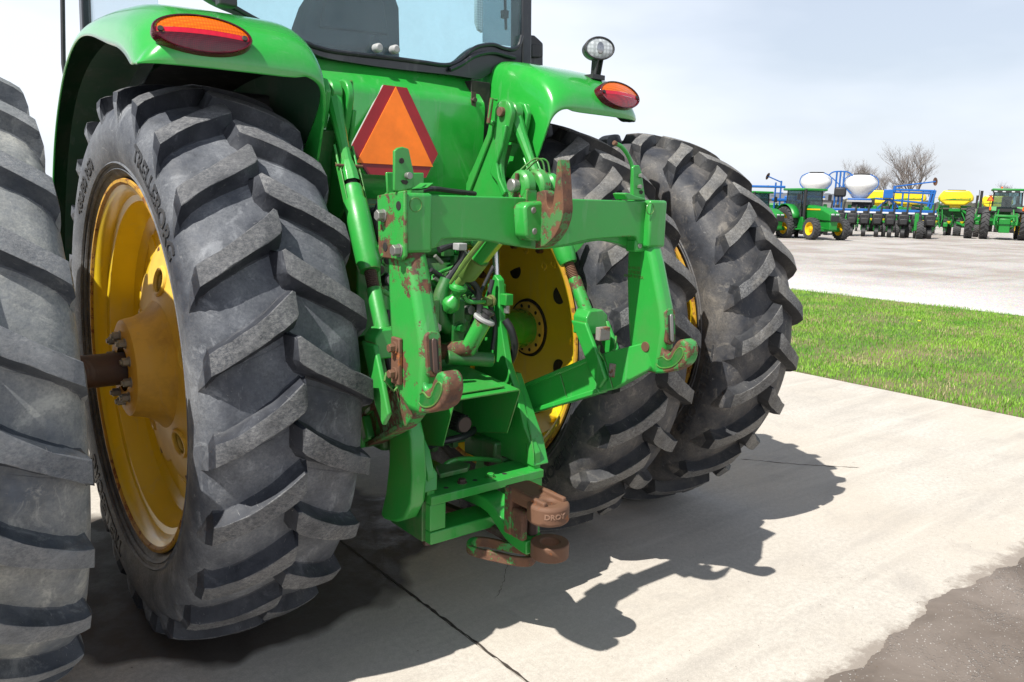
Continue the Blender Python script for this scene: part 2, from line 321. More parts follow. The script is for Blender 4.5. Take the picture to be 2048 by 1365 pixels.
def m_concrete():
    M, t, b = mat('concrete'); v = objc(t)
    a = noise(t, 1.1, 9, .62, v); f = noise(t, 42, 7, .75, v); g = noise(t, 6, 7, .7, v)
    c = mix(t, ramp(t, a, [(.32, 0), (.70, 1)]), (.57, .53, .475), (.43, .40, .36))
    c = mix(t, math_(t, 'MULTIPLY', ramp(t, g, [(.42, 0), (.72, 1)]), .38), c, (.62, .58, .51))
    c = mix(t, math_(t, 'MULTIPLY', ramp(t, f, [(.40, 1), (.60, 0)]), .42), c, (.25, .23, .205))
    c = mix(t, math_(t, 'MULTIPLY', ramp(t, noise(t, .55, 5, .6, v), [(.40, 0), (.62, 1)]), .55), c, (.50, .445, .375)); c = mix(t, math_(t, 'MULTIPLY', ramp(t, noise(t, 2.3, 7, .72, v, .5), [(.56, 0), (.68, 1)]), .45), c, (.33, .305, .28))
    # long pale scrape and tyre marks
    for sc, rot, th in (((.35, 4.2, 1), .50, .60), ((.3, 6, 1), .9, .64), ((5, .3, 1), .1, .66)):
        mpn = t.nodes.new('ShaderNodeMapping'); mpn.inputs['Rotation'].default_value = (0, 0, rot); mpn.inputs['Scale'].default_value = sc; t.links.new(v, mpn.inputs[0])
        w = noise(t, 1.6, 5, .6, mpn.outputs[0]); c = mix(t, math_(t, 'MULTIPLY', ramp(t, w, [(th-.04, 0), (th+.10, 1)]), .30), c, (.62, .585, .52))
    mpn = t.nodes.new('ShaderNodeMapping'); mpn.inputs['Rotation'].default_value = (0, 0, -.35); mpn.inputs['Scale'].default_value = (.5, 3.4, 1); t.links.new(v, mpn.inputs[0])
    c = mix(t, math_(t, 'MULTIPLY', ramp(t, noise(t, 1.3, 6, .6, mpn.outputs[0]), [(.5, 0), (.68, 1)]), .38), c, (.30, .275, .25))
    # pits
    p = ramp(t, noise(t, 28, 2, .5, v), [(.755, 0), (.775, 1)]); c = mix(t, math_(t, 'MULTIPLY', p, .7), c, (.12, .10, .085))
    gn = noise(t, 170, 4, .85, v); c = mix(t, math_(t, 'MULTIPLY', ramp(t, gn, [(.36, 1), (.48, 0)]), .38), c, (.26, .24, .215)); c = mix(t, math_(t, 'MULTIPLY', ramp(t, gn, [(.55, 0), (.66, 1)]), .35), c, (.78, .74, .68))
    sy = t.nodes.new('ShaderNodeSeparateXYZ'); t.links.new(v, sy.inputs[0]); dd_ = math_(t, 'ADD', sy.outputs[1], math_(t, 'MULTIPLY', math_(t, 'SUBTRACT', noise(t, 7, 8, .75, v), .5), .35)); c = mix(t, ramp(t, math_(t, 'ADD', math_(t, 'MULTIPLY', dd_, 2.5), 5.0), [(.44, .85), (.58, 0)]), c, (.24, .205, .175))
    # wet and oily stain where the tractor drips
    sx = t.nodes.new('ShaderNodeSeparateXYZ'); t.links.new(v, sx.inputs[0])
    ex = math_(t, 'DIVIDE', math_(t, 'ADD', sx.outputs[0], .55), 1.05); ey = math_(t, 'DIVIDE', math_(t, 'SUBTRACT', sx.outputs[1], .35), .92)
    q = math_(t, 'ADD', math_(t, 'MULTIPLY', ex, ex), math_(t, 'MULTIPLY', ey, ey)); q = math_(t, 'ADD', q, math_(t, 'MULTIPLY', math_(t, 'SUBTRACT', noise(t, 1.7, 3, .5, v), .5), 1.3))
    st = ramp(t, q, [(.80, 1), (.93, 0)])
    stc = mix(t, g, (.050, .043, .038), (.115, .098, .084))
    c = mix(t, st, c, stc)
    t.links.new(c, b.inputs['Base Color'])
    t.links.new(mix(t, st, (.92,)*3, mix(t, ramp(t, g, [(.4, 0), (.6, 1)]), (.38,)*3, (.75,)*3)), b.inputs['Roughness'])
    b.inputs['Specular IOR Level'].default_value = .25
    bump(t, b, math_(t, 'ADD', f, math_(t, 'MULTIPLY', g, .6)), .38, .004); return M
def m_dirt():
    M, t, b = mat('packed_dirt'); v = objc(t)
    a = noise(t, 2.0, 8, .65, v, .6); c = mix(t, ramp(t, a, [(.35, 0), (.66, 1)]), (.115, .092, .076), (.200, .168, .145))
    vo = N(t, 'ShaderNodeTexVoronoi'); vo.inputs['Scale'].default_value = 85; t.links.new(v, vo.inputs['Vector'])
    pk = ramp(t, vo.outputs['Distance'], [(.22, 1), (.42, 0)]); sel = ramp(t, noise(t, 2.4, 6, .7, v), [(.44, 0), (.60, 1)])
    cc = mix(t, vo.outputs['Color'], (.16, .145, .13), (.50, .48, .46))
    c = mix(t, math_(t, 'MULTIPLY', math_(t, 'MULTIPLY', pk, sel), .50), c, cc)
    t.links.new(c, b.inputs['Base Color']); b.inputs['Roughness'].default_value = .85; b.inputs['Specular IOR Level'].default_value = .3
    h = math_(t, 'ADD', math_(t, 'MULTIPLY', math_(t, 'MULTIPLY', pk, sel), .35), a); bump(t, b, h, .9, .02); return M
def m_soil():
    M, t, b = mat('lawn_soil'); v = objc(t)
    sx = t.nodes.new('ShaderNodeSeparateXYZ'); t.links.new(v, sx.inputs[0]); eg = ramp(t, math_(t, 'SUBTRACT', sx.outputs[0], 5.0), [(.55, 1), (.64, 0)])
    c = mix(t, ramp(t, noise(t, 1.2, 6, .6, v), [(.4, 0), (.65, 1)]), (.07, .12, .022), (.19, .15, .075))
    c = mix(t, eg, c, (.10, .065, .040))
    t.links.new(c, b.inputs['Base Color']); b.inputs['Roughness'].default_value = 1; return M
MG, MC, MD, MS = m_gravel(), m_concrete(), m_dirt(), m_soil()
o = sheet('gravel_yard', -900, 1300, -700, 1600, -.06, MG)
o = sheet('lawn_ground', 5.447, 13.0, -14, 40, -.028, MS)
EY = -1.82; EX = 5.445
def slab(x0, x1, y0, y1, name='concrete_slab'):
    g = MB(); g.box((x0, y0, -.12), (x1, y1, 0)); o = g.build(name, MC, bevel=.004); tag(o, kind='structure'); return o
slab(-16, -.103, -2.6, 3.6); slab(-.097, EX, -2.6, 3.6); slab(-16, -.103, 3.606, 30); slab(-.097, EX, 3.606, 30)
# hairline crack strips, each a thin filled crack in the slab
def crack(name, pts, w, z=.0015, jit=.02, n=34):
    P = arcpts([(a, b, 0) for a, b in pts], n//max(1, len(pts)-1)); g = MB(); k = len(P); vs = []
    for i, p in enumerate(P):
        t = (P[min(i+1, k-1)]-P[max(i-1, 0)]).normalized(); nn = Vector((-t.y, t.x, 0)); ww = w*(.35+random.random()*1.0)*(1 if 0 < i < k-1 else .1); j = nn*random.uniform(-jit, jit)
        vs += [p+j+nn*ww, p+j-nn*ww]
    vs = [(v[0], v[1], z) for v in vs]
    g.add(vs, [(2*i, 2*i+1, 2*i+3, 2*i+2) for i in range(k-1)]); return tag(g.build(name, M_crack, smooth=False), kind='structure')
M_crack, t_, b_ = mat('crack_dirt'); b_.inputs['Base Color'].default_value = (.045, .036, .028, 1); b_.inputs['Roughness'].default_value = 1
c1 = [GP(1480, 918), GP(1560, 926), GP(1640, 932), GP(1720, 936)]
crack('pavement_crack', [(p.x, p.y) for p in c1], .004, jit=.008)
crack('pavement_crack', [(-.10, 3.5), (-.10, 1.0), (-.102, .2), (-.10, -.5), (-.098, -1.1), (-.10, -1.9)], .006, jit=.0035, n=120)
c1 = [GP(1020, 1120), GP(1010, 1150), GP(1003, 1175), GP(990, 1200)]
crack('pavement_crack', [(p.x, p.y) for p in c1], .0010, jit=.005, n=20)
# dirt sheet over the slab edge, jagged edge
g = MB(); xs = np.arange(-8, 16, .012); nn = len(xs); ph = rng.uniform(0, 6, 9)
ed = EY + .020*np.sin(xs*2.3+ph[0]) + .018*np.sin(xs*5.1+ph[1]) + .012*np.sin(xs*13+ph[2]) + .008*np.sin(xs*31+ph[3]) + np.cumsum(rng.normal(0, .0035, nn))*.25 + rng.normal(0, .0025, nn)
ed -= np.convolve(ed-EY, np.ones(161)/161, 'same')*.8
vs = [(x, y, .003) for x, y in zip(xs, ed)] + [(x, y-.05, .010) for x, y in zip(xs, ed)] + [(x, -9.0, .012) for x in xs]
g.add(vs, [(r*nn+i+nn, r*nn+i+1+nn, r*nn+i+1, r*nn+i) for r in range(2) for i in range(nn-1)])
tag(g.build('dirt_road', MD, smooth=False), kind='structure')
# crumbs and pebbles spread over the dirt, one uncountable layer
g = MB()
for _ in range(5200):
    x = random.uniform(.2, 5); y = EY-.03-abs(random.gauss(0, .45)); r = random.choice([.0015, .0015, .002, .002, .0025, .0035])*random.uniform(.7, 1.3)
    if random.random() < .05: y = EY+abs(random.gauss(0, .3))+.02; r = .0025
    a = random.random()*6; vs = [(x+r*math.cos(a+k*1.26)*random.uniform(.7, 1.1), y+r*math.sin(a+k*1.26)*random.uniform(.7, 1.1), .010) for k in range(5)]+[(x, y, .010+r*.8)]
    g.mi = 0 if random.random() < .6 else 1
    g.add(vs, [(k, (k+1) % 5, 5) for k in range(5)])
tag(g.build('loose_pebbles', [simple('pale_pebble', (.36, .34, .32), .8), simple('brown_pebble', (.17, .13, .1), .9)], smooth=False), kind='stuff')

# grass blades
def grass():
    nb = 210000
    x = rng.uniform(5.42, 13.15, nb); y = rng.uniform(-5.0, 8.5, nb)
    keep = ((x > 5.50+.04*np.sin(y*5)+.03*np.sin(y*17)+rng.uniform(-.06, .05, nb)) & (x < 13.0+rng.normal(0, .07, nb)+.05*np.sin(y*3)))
    # only keep the wedge seen, with a margin
    dx, dy = x-CAM.x, y-CAM.y; ang = np.arctan2(dx, dy); keep &= (ang > .75) & (ang < 1.55)
    den = .5+.5*np.sin(x*1.7+1.3*np.sin(y*1.1))*np.sin(y*1.3+x*.4); keep &= rng.uniform(0, 1, nb) < (.40+.60*den)-.5*np.clip(np.sin(x*3.7+2*np.sin(y*1.9))*np.sin(y*2.9+x), .55, 1)+.27
    x, y = x[keep], y[keep]; n = len(x)
    dry = (rng.uniform(0, 1, n) < .05+.38*np.clip(np.sin(x*2.6+y*1.7+1.1)*np.sin(y*3.1-x*1.3), 0, 1)**1.5+.14*np.exp(-((x-5.5)/.22)**2))
    h = rng.uniform(.014, .036, n)*(1+.35*np.sin(x*3)*np.sin(y*2.6)); h[dry] *= 1.15; w = rng.uniform(.0022, .0045, n)
    a = rng.uniform(0, 2*PI, n); lx = np.cos(a); ly = np.sin(a); ln = rng.uniform(.1, .9, n)*h; b = rng.uniform(0, 2*PI, n)
    tx, ty = np.cos(b)*ln, np.sin(b)*ln; z0 = -.03
    V = np.empty((n, 5, 3))
    V[:, 0] = np.c_[x-lx*w, y-ly*w, np.full(n, z0)]; V[:, 1] = np.c_[x+lx*w, y+ly*w, np.full(n, z0)]
    V[:, 2] = np.c_[x-lx*w*.8+tx*.35, y-ly*w*.8+ty*.35, z0+.03*0+h*.62]; V[:, 3] = np.c_[x+lx*w*.8+tx*.35, y+ly*w*.8+ty*.35, z0+h*.62]
    V[:, 4] = np.c_[x+tx, y+ty, z0+h]
    V[:, 2:, 2] += .012
    me = bpy.data.meshes.new('grass'); me.vertices.add(n*5); me.vertices.foreach_set('co', V.ravel())
    i = (np.arange(n)*5)[:, None]; F = np.concatenate([i+np.array([[0, 1, 3]]), i+np.array([[0, 3, 2]]), i+np.array([[2, 3, 4]])], 1).reshape(-1)
    me.loops.add(len(F)); me.loops.foreach_set('vertex_index', F.astype(np.int32)); me.polygons.add(n*3)
    me.polygons.foreach_set('loop_start', np.arange(n*3, dtype=np.int32)*3); me.polygons.foreach_set('material_index', np.repeat(dry.astype(np.int32), 3))
    me.update(calc_edges=True)
    for nm, c1, c2 in (('green_grass_blade', (.12, .33, .026), (.30, .50, .06)), ('dry_grass_blade', (.36, .28, .14), (.52, .44, .27))):
        M, t, b = mat(nm); v = objc(t); c = mix(t, ramp(t, noise(t, 1.4, 5, .65, v), [(.35, 0), (.65, 1)]), c1, c2); c = mix(t, ramp(t, noise(t, 60, 2, .5, v), [(.35, 0), (.7, .6)]), c, tuple(q*.5 for q in c1))
        t.links.new(c, b.inputs['Base Color']); b.inputs['Roughness'].default_value = .7; b.inputs['Specular IOR Level'].default_value = .3; me.materials.append(M)
        b.inputs['Subsurface Weight'].default_value = 0
    o = bpy.data.objects.new('grass', me); C.objects.link(o); tag(o, kind='stuff')
grass()
P = GP(1838, 648); g = MB(); g.tube([(0, 0, -.03), (.004, .003, .04)], .002, 5)
fl = empty('dandelion', (P.x, P.y, 0)); tag(fl, 'small yellow dandelion flower in the lawn', 'flower')
g.build('stem', simple('flower_stem', (.1, .3, .03), .6), fl); g = MB(); g.lathe((.004, .003, .038), (0, 0, 1), [(0, .004), (.004, .022), (.010, .020), (.014, .008), (.015, 0)], 11); g.build('petals', simple('dandelion_yellow', (.9, .65, .0), .6), fl)

# ================================================================== the big tractor
T = empty('tractor'); tag(T, 'big green tractor seen from behind, dual rear wheels and a bare three point hitch', 'tractor')
AX = .985
def interp(prof, t):
    n = len(prof)-1; i = min(int(t*n), n-1); f = t*n-i; a, b = prof[i], prof[i+1]
    return a[0]+(b[0]-a[0])*f, a[1]+(b[1]-a[1])*f
CARC = [(0, .963), (.06, .962), (.12, .957), (.175, .947), (.21, .934), (.235, .912), (.252, .88), (.261, .84), (.260, .80), (.250, .755), (.232, .718), (.212, .692), (.196, .676)]
BASE = [(-.018, .960), (-.008, .960), (.035, .960), (.075, .958), (.115, .955), (.15, .949), (.185, .941), (.210, .929), (.230, .916), (.241, .903), (.248, .890), (.2530, .875)]
TOP = [(-.008, 1.017), (.002, 1.021), (.042, 1.020), (.082, 1.017), (.12, 1.012), (.155, 1.005), (.19, .996), (.220, .986), (.243, .973), (.2520, .940), (.2545, .905), (.2535, .876)]
PHI = [-.3, -.6, -2.3, -3.8, -5.1, -6.3, -7.4, -8.3, -9.0, -10.6, -12.0, -13.4]
HW = [.040, .041, .038, .034, .032, .031, .031, .032, .033, .027, .017, .006]
def tyre_mb(seed=0, NL=24, segs=144):
    rnd = random.Random(seed); g = MB(); g.mi = 0
    full = [(-x, r) for x, r in reversed(CARC)]+CARC[1:]
    full = full+[(.185, .668), (-.185, .668)]
    g.lathe((0, 0, 0), (1, 0, 0), full+[full[0]], segs, up=(0, -1, 0))
    # fine raised rings on the sidewall
    for s in (1, -1):
        for rr, xx in ((.735, .2445), (.715, .2335)):
            g.lathe((0, 0, 0), (1, 0, 0), [(s*(xx-.004), rr-.006), (s*(xx+.003), rr), (s*(xx-.002), rr+.006)][::s], segs, up=(0, -1, 0))
    ts = [0, .10, .80, .97, 1, 1, .97, .80, .10, 0]; cs = [-1.62, -1.38, -1.06, -1.02, -.95, .95, 1.02, 1.06, 1.38, 1.62]
    for s in (1, -1):
        for k in range(NL):
            ph0 = (k*360/NL+(0 if s < 0 else 180/NL)+rnd.uniform(-.25, .25)); wear = rnd.uniform(-.003, .002); vs = []; n = len(TOP)
            jit = [rnd.uniform(-.0016, .0016) for _ in range(n*10)]
            # sloping inner end
            rows = [(-.075, None, .6, .6)]
            for i in range(n): rows.append((i, None, PHI[i], 1))
            for ri, (i, _, ph, sc) in enumerate(rows):
                for j in range(10):
                    if ri == 0:
                        x, r = -.030, .955; c = cs[j]*.036
                    else:
                        bx, br = BASE[i]; tx, tr = TOP[i]; t = ts[j]; x = bx+(tx-bx)*t; r = br+(tr+wear-br)*t; c = cs[j]*HW[i]
                        if i == 0: c *= .80
                        if 1 < i < n-3: c += jit[(i*10+j) % len(jit)]*1.6
                        r += jit[(i*7+j*3) % len(jit)]*(.7 if 0 < t else 0)
                    a = math.radians(ph0+ph)+c/1.0
                    vs.append((s*x, -r*math.cos(a), r*math.sin(a)))
            fs = []; o = len(g.v)
            nr = len(rows)
            for i in range(nr-1):
                for j in range(9):
                    q = (i*10+j, i*10+j+1, (i+1)*10+j+1, (i+1)*10+j)
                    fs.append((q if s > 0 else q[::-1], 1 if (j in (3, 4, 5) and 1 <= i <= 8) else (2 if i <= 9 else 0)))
            g.mi = 0; g.add(vs, []); 
            for q, mi in fs: g.f.append(tuple(a+o for a in q)); g.m.append(mi)
            # thin flow ridge between two lugs
            for f0, i0, i1, tw in ((.30, 2, 9, .5), (.66, 1, 8, -.25)):
                a1 = math.radians(ph0+360/NL*f0); vs = []; m3 = i1-i0
                for i in range(i0, i1):
                    bx, br = BASE[i]; a = a1+math.radians(PHI[i]*(.9+tw))
                    for dc, dr in ((-.004, -.002), (0, .0035), (.004, -.002)): vs.append((s*bx, -(br+dr)*math.cos(a+dc), (br+dr)*math.sin(a+dc)))
                g.mi = 0; g.add(vs, [((i*3+j, i*3+j+1, i*3+j+4, i*3+j+3) if s > 0 else (i*3+j+3, i*3+j+4, i*3+j+1, i*3+j)) for i in range(m3-1) for j in range(2)])
            # moulded bars crossing the gap along the tread
            for xx in (.085, .165):
                vs = []
                for q in range(9):
                    ph_ = ph0+np.interp(xx, [b_[0] for b_ in BASE], PHI)+2.5+q*(360/NL-5.5)/8; a = math.radians(ph_); br = np.interp(xx, [b_[0] for b_ in BASE], [b_[1] for b_ in BASE])
                    for dx_, dr in ((-.0025, -.002), (0, .0025), (.0025, -.002)): vs.append((s*(xx+dx_), -(br+dr)*math.cos(a), (br+dr)*math.sin(a)))
                g.add(vs, [((i*3+j, i*3+j+3, i*3+j+4, i*3+j+1) if s > 0 else (i*3+j+1, i*3+j+4, i*3+j+3, i*3+j)) for i in range(8) for j in range(2)])
    return g
def curved_text(word, side, r0, a_mid, span, h, reverse=False, tscale=.0045):
    """Raised letters bent round the sidewall: side -1 reads from the left, +1 from the right."""
    vs, fs = text_mesh(word, 1, .5, .02); xs = [v.x for v in vs]; ys = [v.y for v in vs]; w = max(xs)-min(xs); cx = (max(xs)+min(xs))/2; cy = (max(ys)+min(ys))/2; hh = max(ys)-min(ys)
    out = []
    for v in vs:
        u = (v.x-cx)/w*span; y = (v.y-cy)/hh*h; r = r0+y
        a = math.radians(a_mid)+(-u if side < 0 else u)
        # the wall's own offset at this radius
        pr = sorted([(rr, xx) for xx, rr in CARC[4:]]); x = np.interp(r, [p[0] for p in pr], [p[1] for p in pr])
        out.append((side*(x+(.0035 if v.z > 0 else -.004)), -r*math.cos(a), r*math.sin(a)))
    g = MB(); g.add(out, [tuple(reversed(f)) if side < 0 else f for f in fs]); return g
M_let = rubber('moulded_letter_rubber', (.012, .013, .017), (.14, .14, .135), .45)
tyA = tyre_mb(1)
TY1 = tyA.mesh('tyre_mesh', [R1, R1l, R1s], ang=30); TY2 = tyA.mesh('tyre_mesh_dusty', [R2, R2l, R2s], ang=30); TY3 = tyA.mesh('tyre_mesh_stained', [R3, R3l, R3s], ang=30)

def rim_mb(o=-1, sgn=1):
    """Barrel of the rim; profile along +X, both flanges."""
    g = MB(); g.mi = 0
    P = [(.150, .622), (.176, .640), (.196, .652), (.205, .672), (.214, .683), (.221, .680), (.221, .670), (.212, .662), (.207, .648), (.192, .634), (.168, .628), (.160, .606), (.120, .598), (.104, .590), (.085, .560), (.070, .548), (.02, .545), (-.03, .548), (-.05, .562), (-.07, .592), (-.12, .600), (-.160, .606), (-.168, .628), (-.192, .634), (-.207, .648), (-.212, .662), (-.221, .670), (-.221, .680), (-.214, .683), (-.205, .672), (-.196, .652), (-.176, .640), (-.150, .622)]
    g.lathe((0, 0, 0), (1, 0, 0), P, 120)
    return g
RIM = rim_mb().mesh('rim_mesh', [M_yel], ang=30)
edge = MB()
for s in (1, -1): edge.lathe((0, 0, 0), (1, 0, 0), [(s*.2145, .6845), (s*.2225, .6815), (s*.2228, .6700), (s*.213, .6615)][::s], 120)
M_rimrust = paint('rusty_rim_edge', (.55, .30, .02), .6, .5, rust=(.28, .11, .025), rustamt=.60, coat=0)
EDGE = edge.mesh('rim_edge_mesh', [M_rimrust])
def mk(name, me, parent, loc=(0, 0, 0)):
    o = bpy.data.objects.new(name, me); C.objects.link(o); o.parent = parent; o.location = loc; return o
def disc_hub(parent, dx=0.0):
    """Wheel centre: dished disc (toward +X is inboard), cast hub with six windows pointing outboard (-X)."""
    D = MB()   # disc plate inboard
    D.lathe((0, 0, 0), (1, 0, 0), [(.045, .10), (.045, .30), (.035, .36), (.0, .44), (-.008, .50), (-.008, .548)], 96)
    D.lathe((0, 0, 0), (1, 0, 0), [(-.030, .548), (-.030, .50), (-.022, .44), (.012, .36), (.022, .30), (.022, .10)], 96)
    D.build('wheel_disc', M_yel, parent)
    return D
def wheel(x, side, ty, kind, phase):
    """side: -1 left (outboard is -X), +1 right. Everything local, axle at the wheel origin."""
    w = empty('rear_wheel', (x, 0, AX), parent=T)
    t = mk('tyre', ty, w); t.rotation_euler = (math.radians(phase), 0, 0)
    r = mk('rim', RIM, w); mk('rim_edge', EDGE, r)
    return w, t
wL, tL = wheel(-.798, -1, TY1, 'inner', -(19.5-0))
wR, tR = wheel(.798, 1, TY3, 'inner', -(20.0))
wLo, tLo = wheel(-1.590, -1, TY2, 'dual', -13.0)
wRo, tRo = wheel(1.590, 1, TY3, 'dual', -24.0)
for w, lab in ((wL, 'inner left rear wheel with a rusty rim edge'), (wR, 'inner right rear wheel'), (wLo, 'dusty outer left dual wheel'), (wRo, 'outer right dual wheel')): w['label'] = lab
for w, sides, angs in ((wL, (-1,), ((49, .57),)), (wR, (-1,), ((-35, .62), (150, .62))), (wRo, (-1,), ((-18, .62), (165, .62))), (wLo, (1,), ((60, .62),))):
    for s in sides:
        for a, sp in angs:
            curved_text('TRELLEBORG', s, .840 if w is wL else .80, a, sp, .052, ).build('sidewall_lettering', M_let, w, smooth=False)
curved_text('TRELLEBORG', -1, .80, -122, .66, .058).build('sidewall_lettering', M_let, wL, smooth=False)
curved_text('480/80 R50', -1, .79, 123, .46, .042).build('sidewall_lettering', M_let, wL, smooth=False)
curved_text('480/80 R50', -1, .80, 30, .46, .042).build('sidewall_lettering', M_let, wR, smooth=False)

def inner_centre(w, s):
    """s=-1: left wheel, the cast hub points to -X; mirrored for the right one."""
    def fin(g, n, m_, p, **k):
        if s > 0: g.mirror()
        return g.build(n, m_, p, **k)
    # disc fixed inside the barrel, near the tyre's centre plane
    d = MB(); d.lathe((0, 0, 0), (1, 0, 0), [(-.078, .15), (-.074, .30), (-.054, .40), (-.036, .46), (-.028, .552)], 96); d.lathe((0, 0, 0), (1, 0, 0), [(-.050, .552), (-.058, .46), (-.074, .40), (-.088, .30), (-.090, .15)], 96)
    disc = fin(d, 'wheel_disc', M_yel, w)
    for k in range(5):
        a = math.radians(15+72*k+(0 if s < 0 else 24)); g = MB(); g.lathe((-.072, .305*-math.cos(a), .305*math.sin(a)), (1, 0, 0), [(-.02, 0), (-.02, .043), (.0, .043), (.001, .0435), (.001, 0)], 28); fin(g, 'hand_hole', M_hole, disc)
        for da, rr in ((-20, .40), (20, .40), (30, .35)):
            aa = a+math.radians(da); g = MB(); g.lathe((-.056-(.01 if rr < .36 else 0), rr*-math.cos(aa), rr*math.sin(aa)), (1, 0, 0), [(-.004, .024), (.006, .022), (.006, .012), (-.002, .011), (-.002, 0)], 16); fin(g, 'bolt_boss', M_yel, disc)
    g = MB(); g.lathe((0, 0, 0), (1, 0, 0), [(-.09, .085), (-.066, .085), (-.062, .090), (-.062, .128), (-.066, .134), (-.09, .134)], 64); hub = fin(g, 'hub_ring', M_yelR, w)
    g = MB(); g.lathe((0, 0, 0), (1, 0, 0), [(-.085, .132), (-.070, .136), (-.070, .146), (-.085, .150)], 64); fin(g, 'seal_ring', M_hole, hub)
    for k in range(12):
        a = 2*PI*k/12+.2; g = MB(); g.lathe((-.0618, .115*math.cos(a), .115*math.sin(a)), (1, 0, 0), [(-.01, .0), (-.01, .009), (.001, .0095), (.0012, 0)], 12); fin(g, 'bolt_hole', M_hole, hub)
    # bolts and clamp lugs round the rim inboard
    for k in range(10):
        a = 2*PI*k/10+.35; cy, cz = math.cos(a), math.sin(a); g = MB(); g.prism([(-.02, cy*.47-cz*.05, cz*.47+cy*.05), (-.02, cy*.545-cz*.035, cz*.545+cy*.035), (-.02, cy*.545+cz*.035, cz*.545-cy*.035), (-.02, cy*.47+cz*.05, cz*.47-cy*.05)], (-.04, 0, 0))
        g.hex((-.02, .50*cy, .50*cz), (.002, .50*cy, .50*cz), .018); fin(g, 'clamp_lug', M_yel, disc, bevel=.004)
    # cast hub, outboard
    g = MB(); g.lathe((0, 0, 0), (-1, 0, 0), [(.254, .085), (.254, .150), (.251, .165), (.246, .176), (.232, .181), (.212, .184), (.198, .188), (.178, .197), (.155, .211), (.138, .226), (.126, .244)], 72); hubc = fin(g, 'cast_hub', M_hub, w)
    # spider with six oval windows and six bolted feet
    n = 6; g = MB(); NS = 96; NRr = 22
    def xo(r, a):
        base = .130-(r-.235)*.22
        return base
    keep = []; vs = []
    for i in range(NRr+1):
        for k in range(NS*2):
            a = 2*PI*k/(NS*2); am = (math.degrees(a)-15+36) % 72-36; rmax = .372+.085*max(0, math.cos(math.radians(am*2.5)))**.6
            r = .235+(rmax-.235)*i/NRr; vs.append((-xo(r, a), -r*math.cos(a), r*math.sin(a), am, r, a))
    m2 = NS*2
    def hole(am, r): return ((r-.315)/.046)**2+((abs(am)-0)*PI/180*.315/.052)**2 < 1
    def amh(v): return (math.degrees(v[5])-15+30) % 60-30
    fs = []
    for i in range(NRr):
        for k in range(m2):
            q = (i*m2+k, i*m2+(k+1) % m2, (i+1)*m2+(k+1) % m2, (i+1)*m2+k)
            c = [vs[t] for t in q]; rm = sum(v[4] for v in c)/4; a_ = c[0][5]+PI/m2; am = (math.degrees(a_)-15+36) % 72-36
            if not hole(am, rm): fs.append(q[::-1])
    g.add([v[:3] for v in vs], fs)
    sp = fin(g, 'hub_spider', M_yelR, w)
    so_ = sp.modifiers.new('solid', 'SOLIDIFY'); so_.thickness = .03; so_.offset = -1
    # smooth round lips of the windows hide the stepped cut
    for k in range(5):
        a0 = math.radians(15+72*k); lip = []
        for q in range(29):
            th = 2*PI*q/28; r = .315+.048*math.sin(th); a = a0+.054/.315*math.cos(th); lip.append((-(xo(r, a)+.001), -r*math.cos(a), r*math.sin(a)))
        g = MB(); g.tube(lip, .0095, 8); fin(g, 'window_lip', M_yelR, sp)
        for da in (-.24, .24):
            a = a0+da; r = .425; g = MB(); g.hex((-.02, -r*math.cos(a), r*math.sin(a)), (-.088, -r*math.cos(a), r*math.sin(a)), .019); g.cyl((-.066, -r*math.cos(a), r*math.sin(a)), (-.071, -r*math.cos(a), r*math.sin(a)), .026, 16); fin(g, 'wheel_bolt', M_rust, sp, bevel=.002)
    for k in range(10):
        a = 2*PI*k/10+.25; y, z = .120*math.cos(a), .120*math.sin(a); g = MB(); g.cyl((-.252, y, z), (-.258, y, z), .019, 16); g.hex((-.257, y, z), (-.280, y, z), .0155); g.cyl((-.279, y, z), (-.287, y, z), .009, 10); fin(g, 'hub_bolt', M_steel, hubc, bevel=.0015)
inner_centre(wL, -1); inner_centre(wR, 1)
def dual_centre(w, s):
    g = MB(); g.lathe((0, 0, 0), (1, 0, 0), [(.10, .08), (.10, .20), (.06, .33), (.02, .46), (.02, .55)], 72); g.lathe((0, 0, 0), (1, 0, 0), [(-.01, .55), (-.01, .46), (.03, .33), (.07, .20), (.07, .08)], 72)
    if s > 0: g.mirror()
    g.build('wheel_disc', M_yel, w)
    g = MB(); g.lathe((0, 0, 0), (1, 0, 0), [(-.07, 0), (-.07, .17), (.16, .18), (.17, .17), (.17, .08)], 64)
    if s > 0: g.mirror()
    g.build('cast_hub', M_yelR, w)
dual_centre(wLo, -1); dual_centre(wRo, 1)
for s in (-1, 1):
    g = MB(); g.lathe((s*.95, 0, AX), (s, 0, 0), [(0, .060), (.72, .060), (.72, 0)], 40)
    for k in range(40):      # keyway / rack teeth under the bar axle
        pass
    g.build('bar_axle', M_rustdk, T)
    g = MB(); g.lathe((0, 0, AX), (s, 0, 0), [(.15, .19), (.30, .18), (.34, .13), (.50, .105), (.60, .102), (.82, .102), (.835, .094), (.86, .090)], 48); g.build('axle_housing', M_body, T)

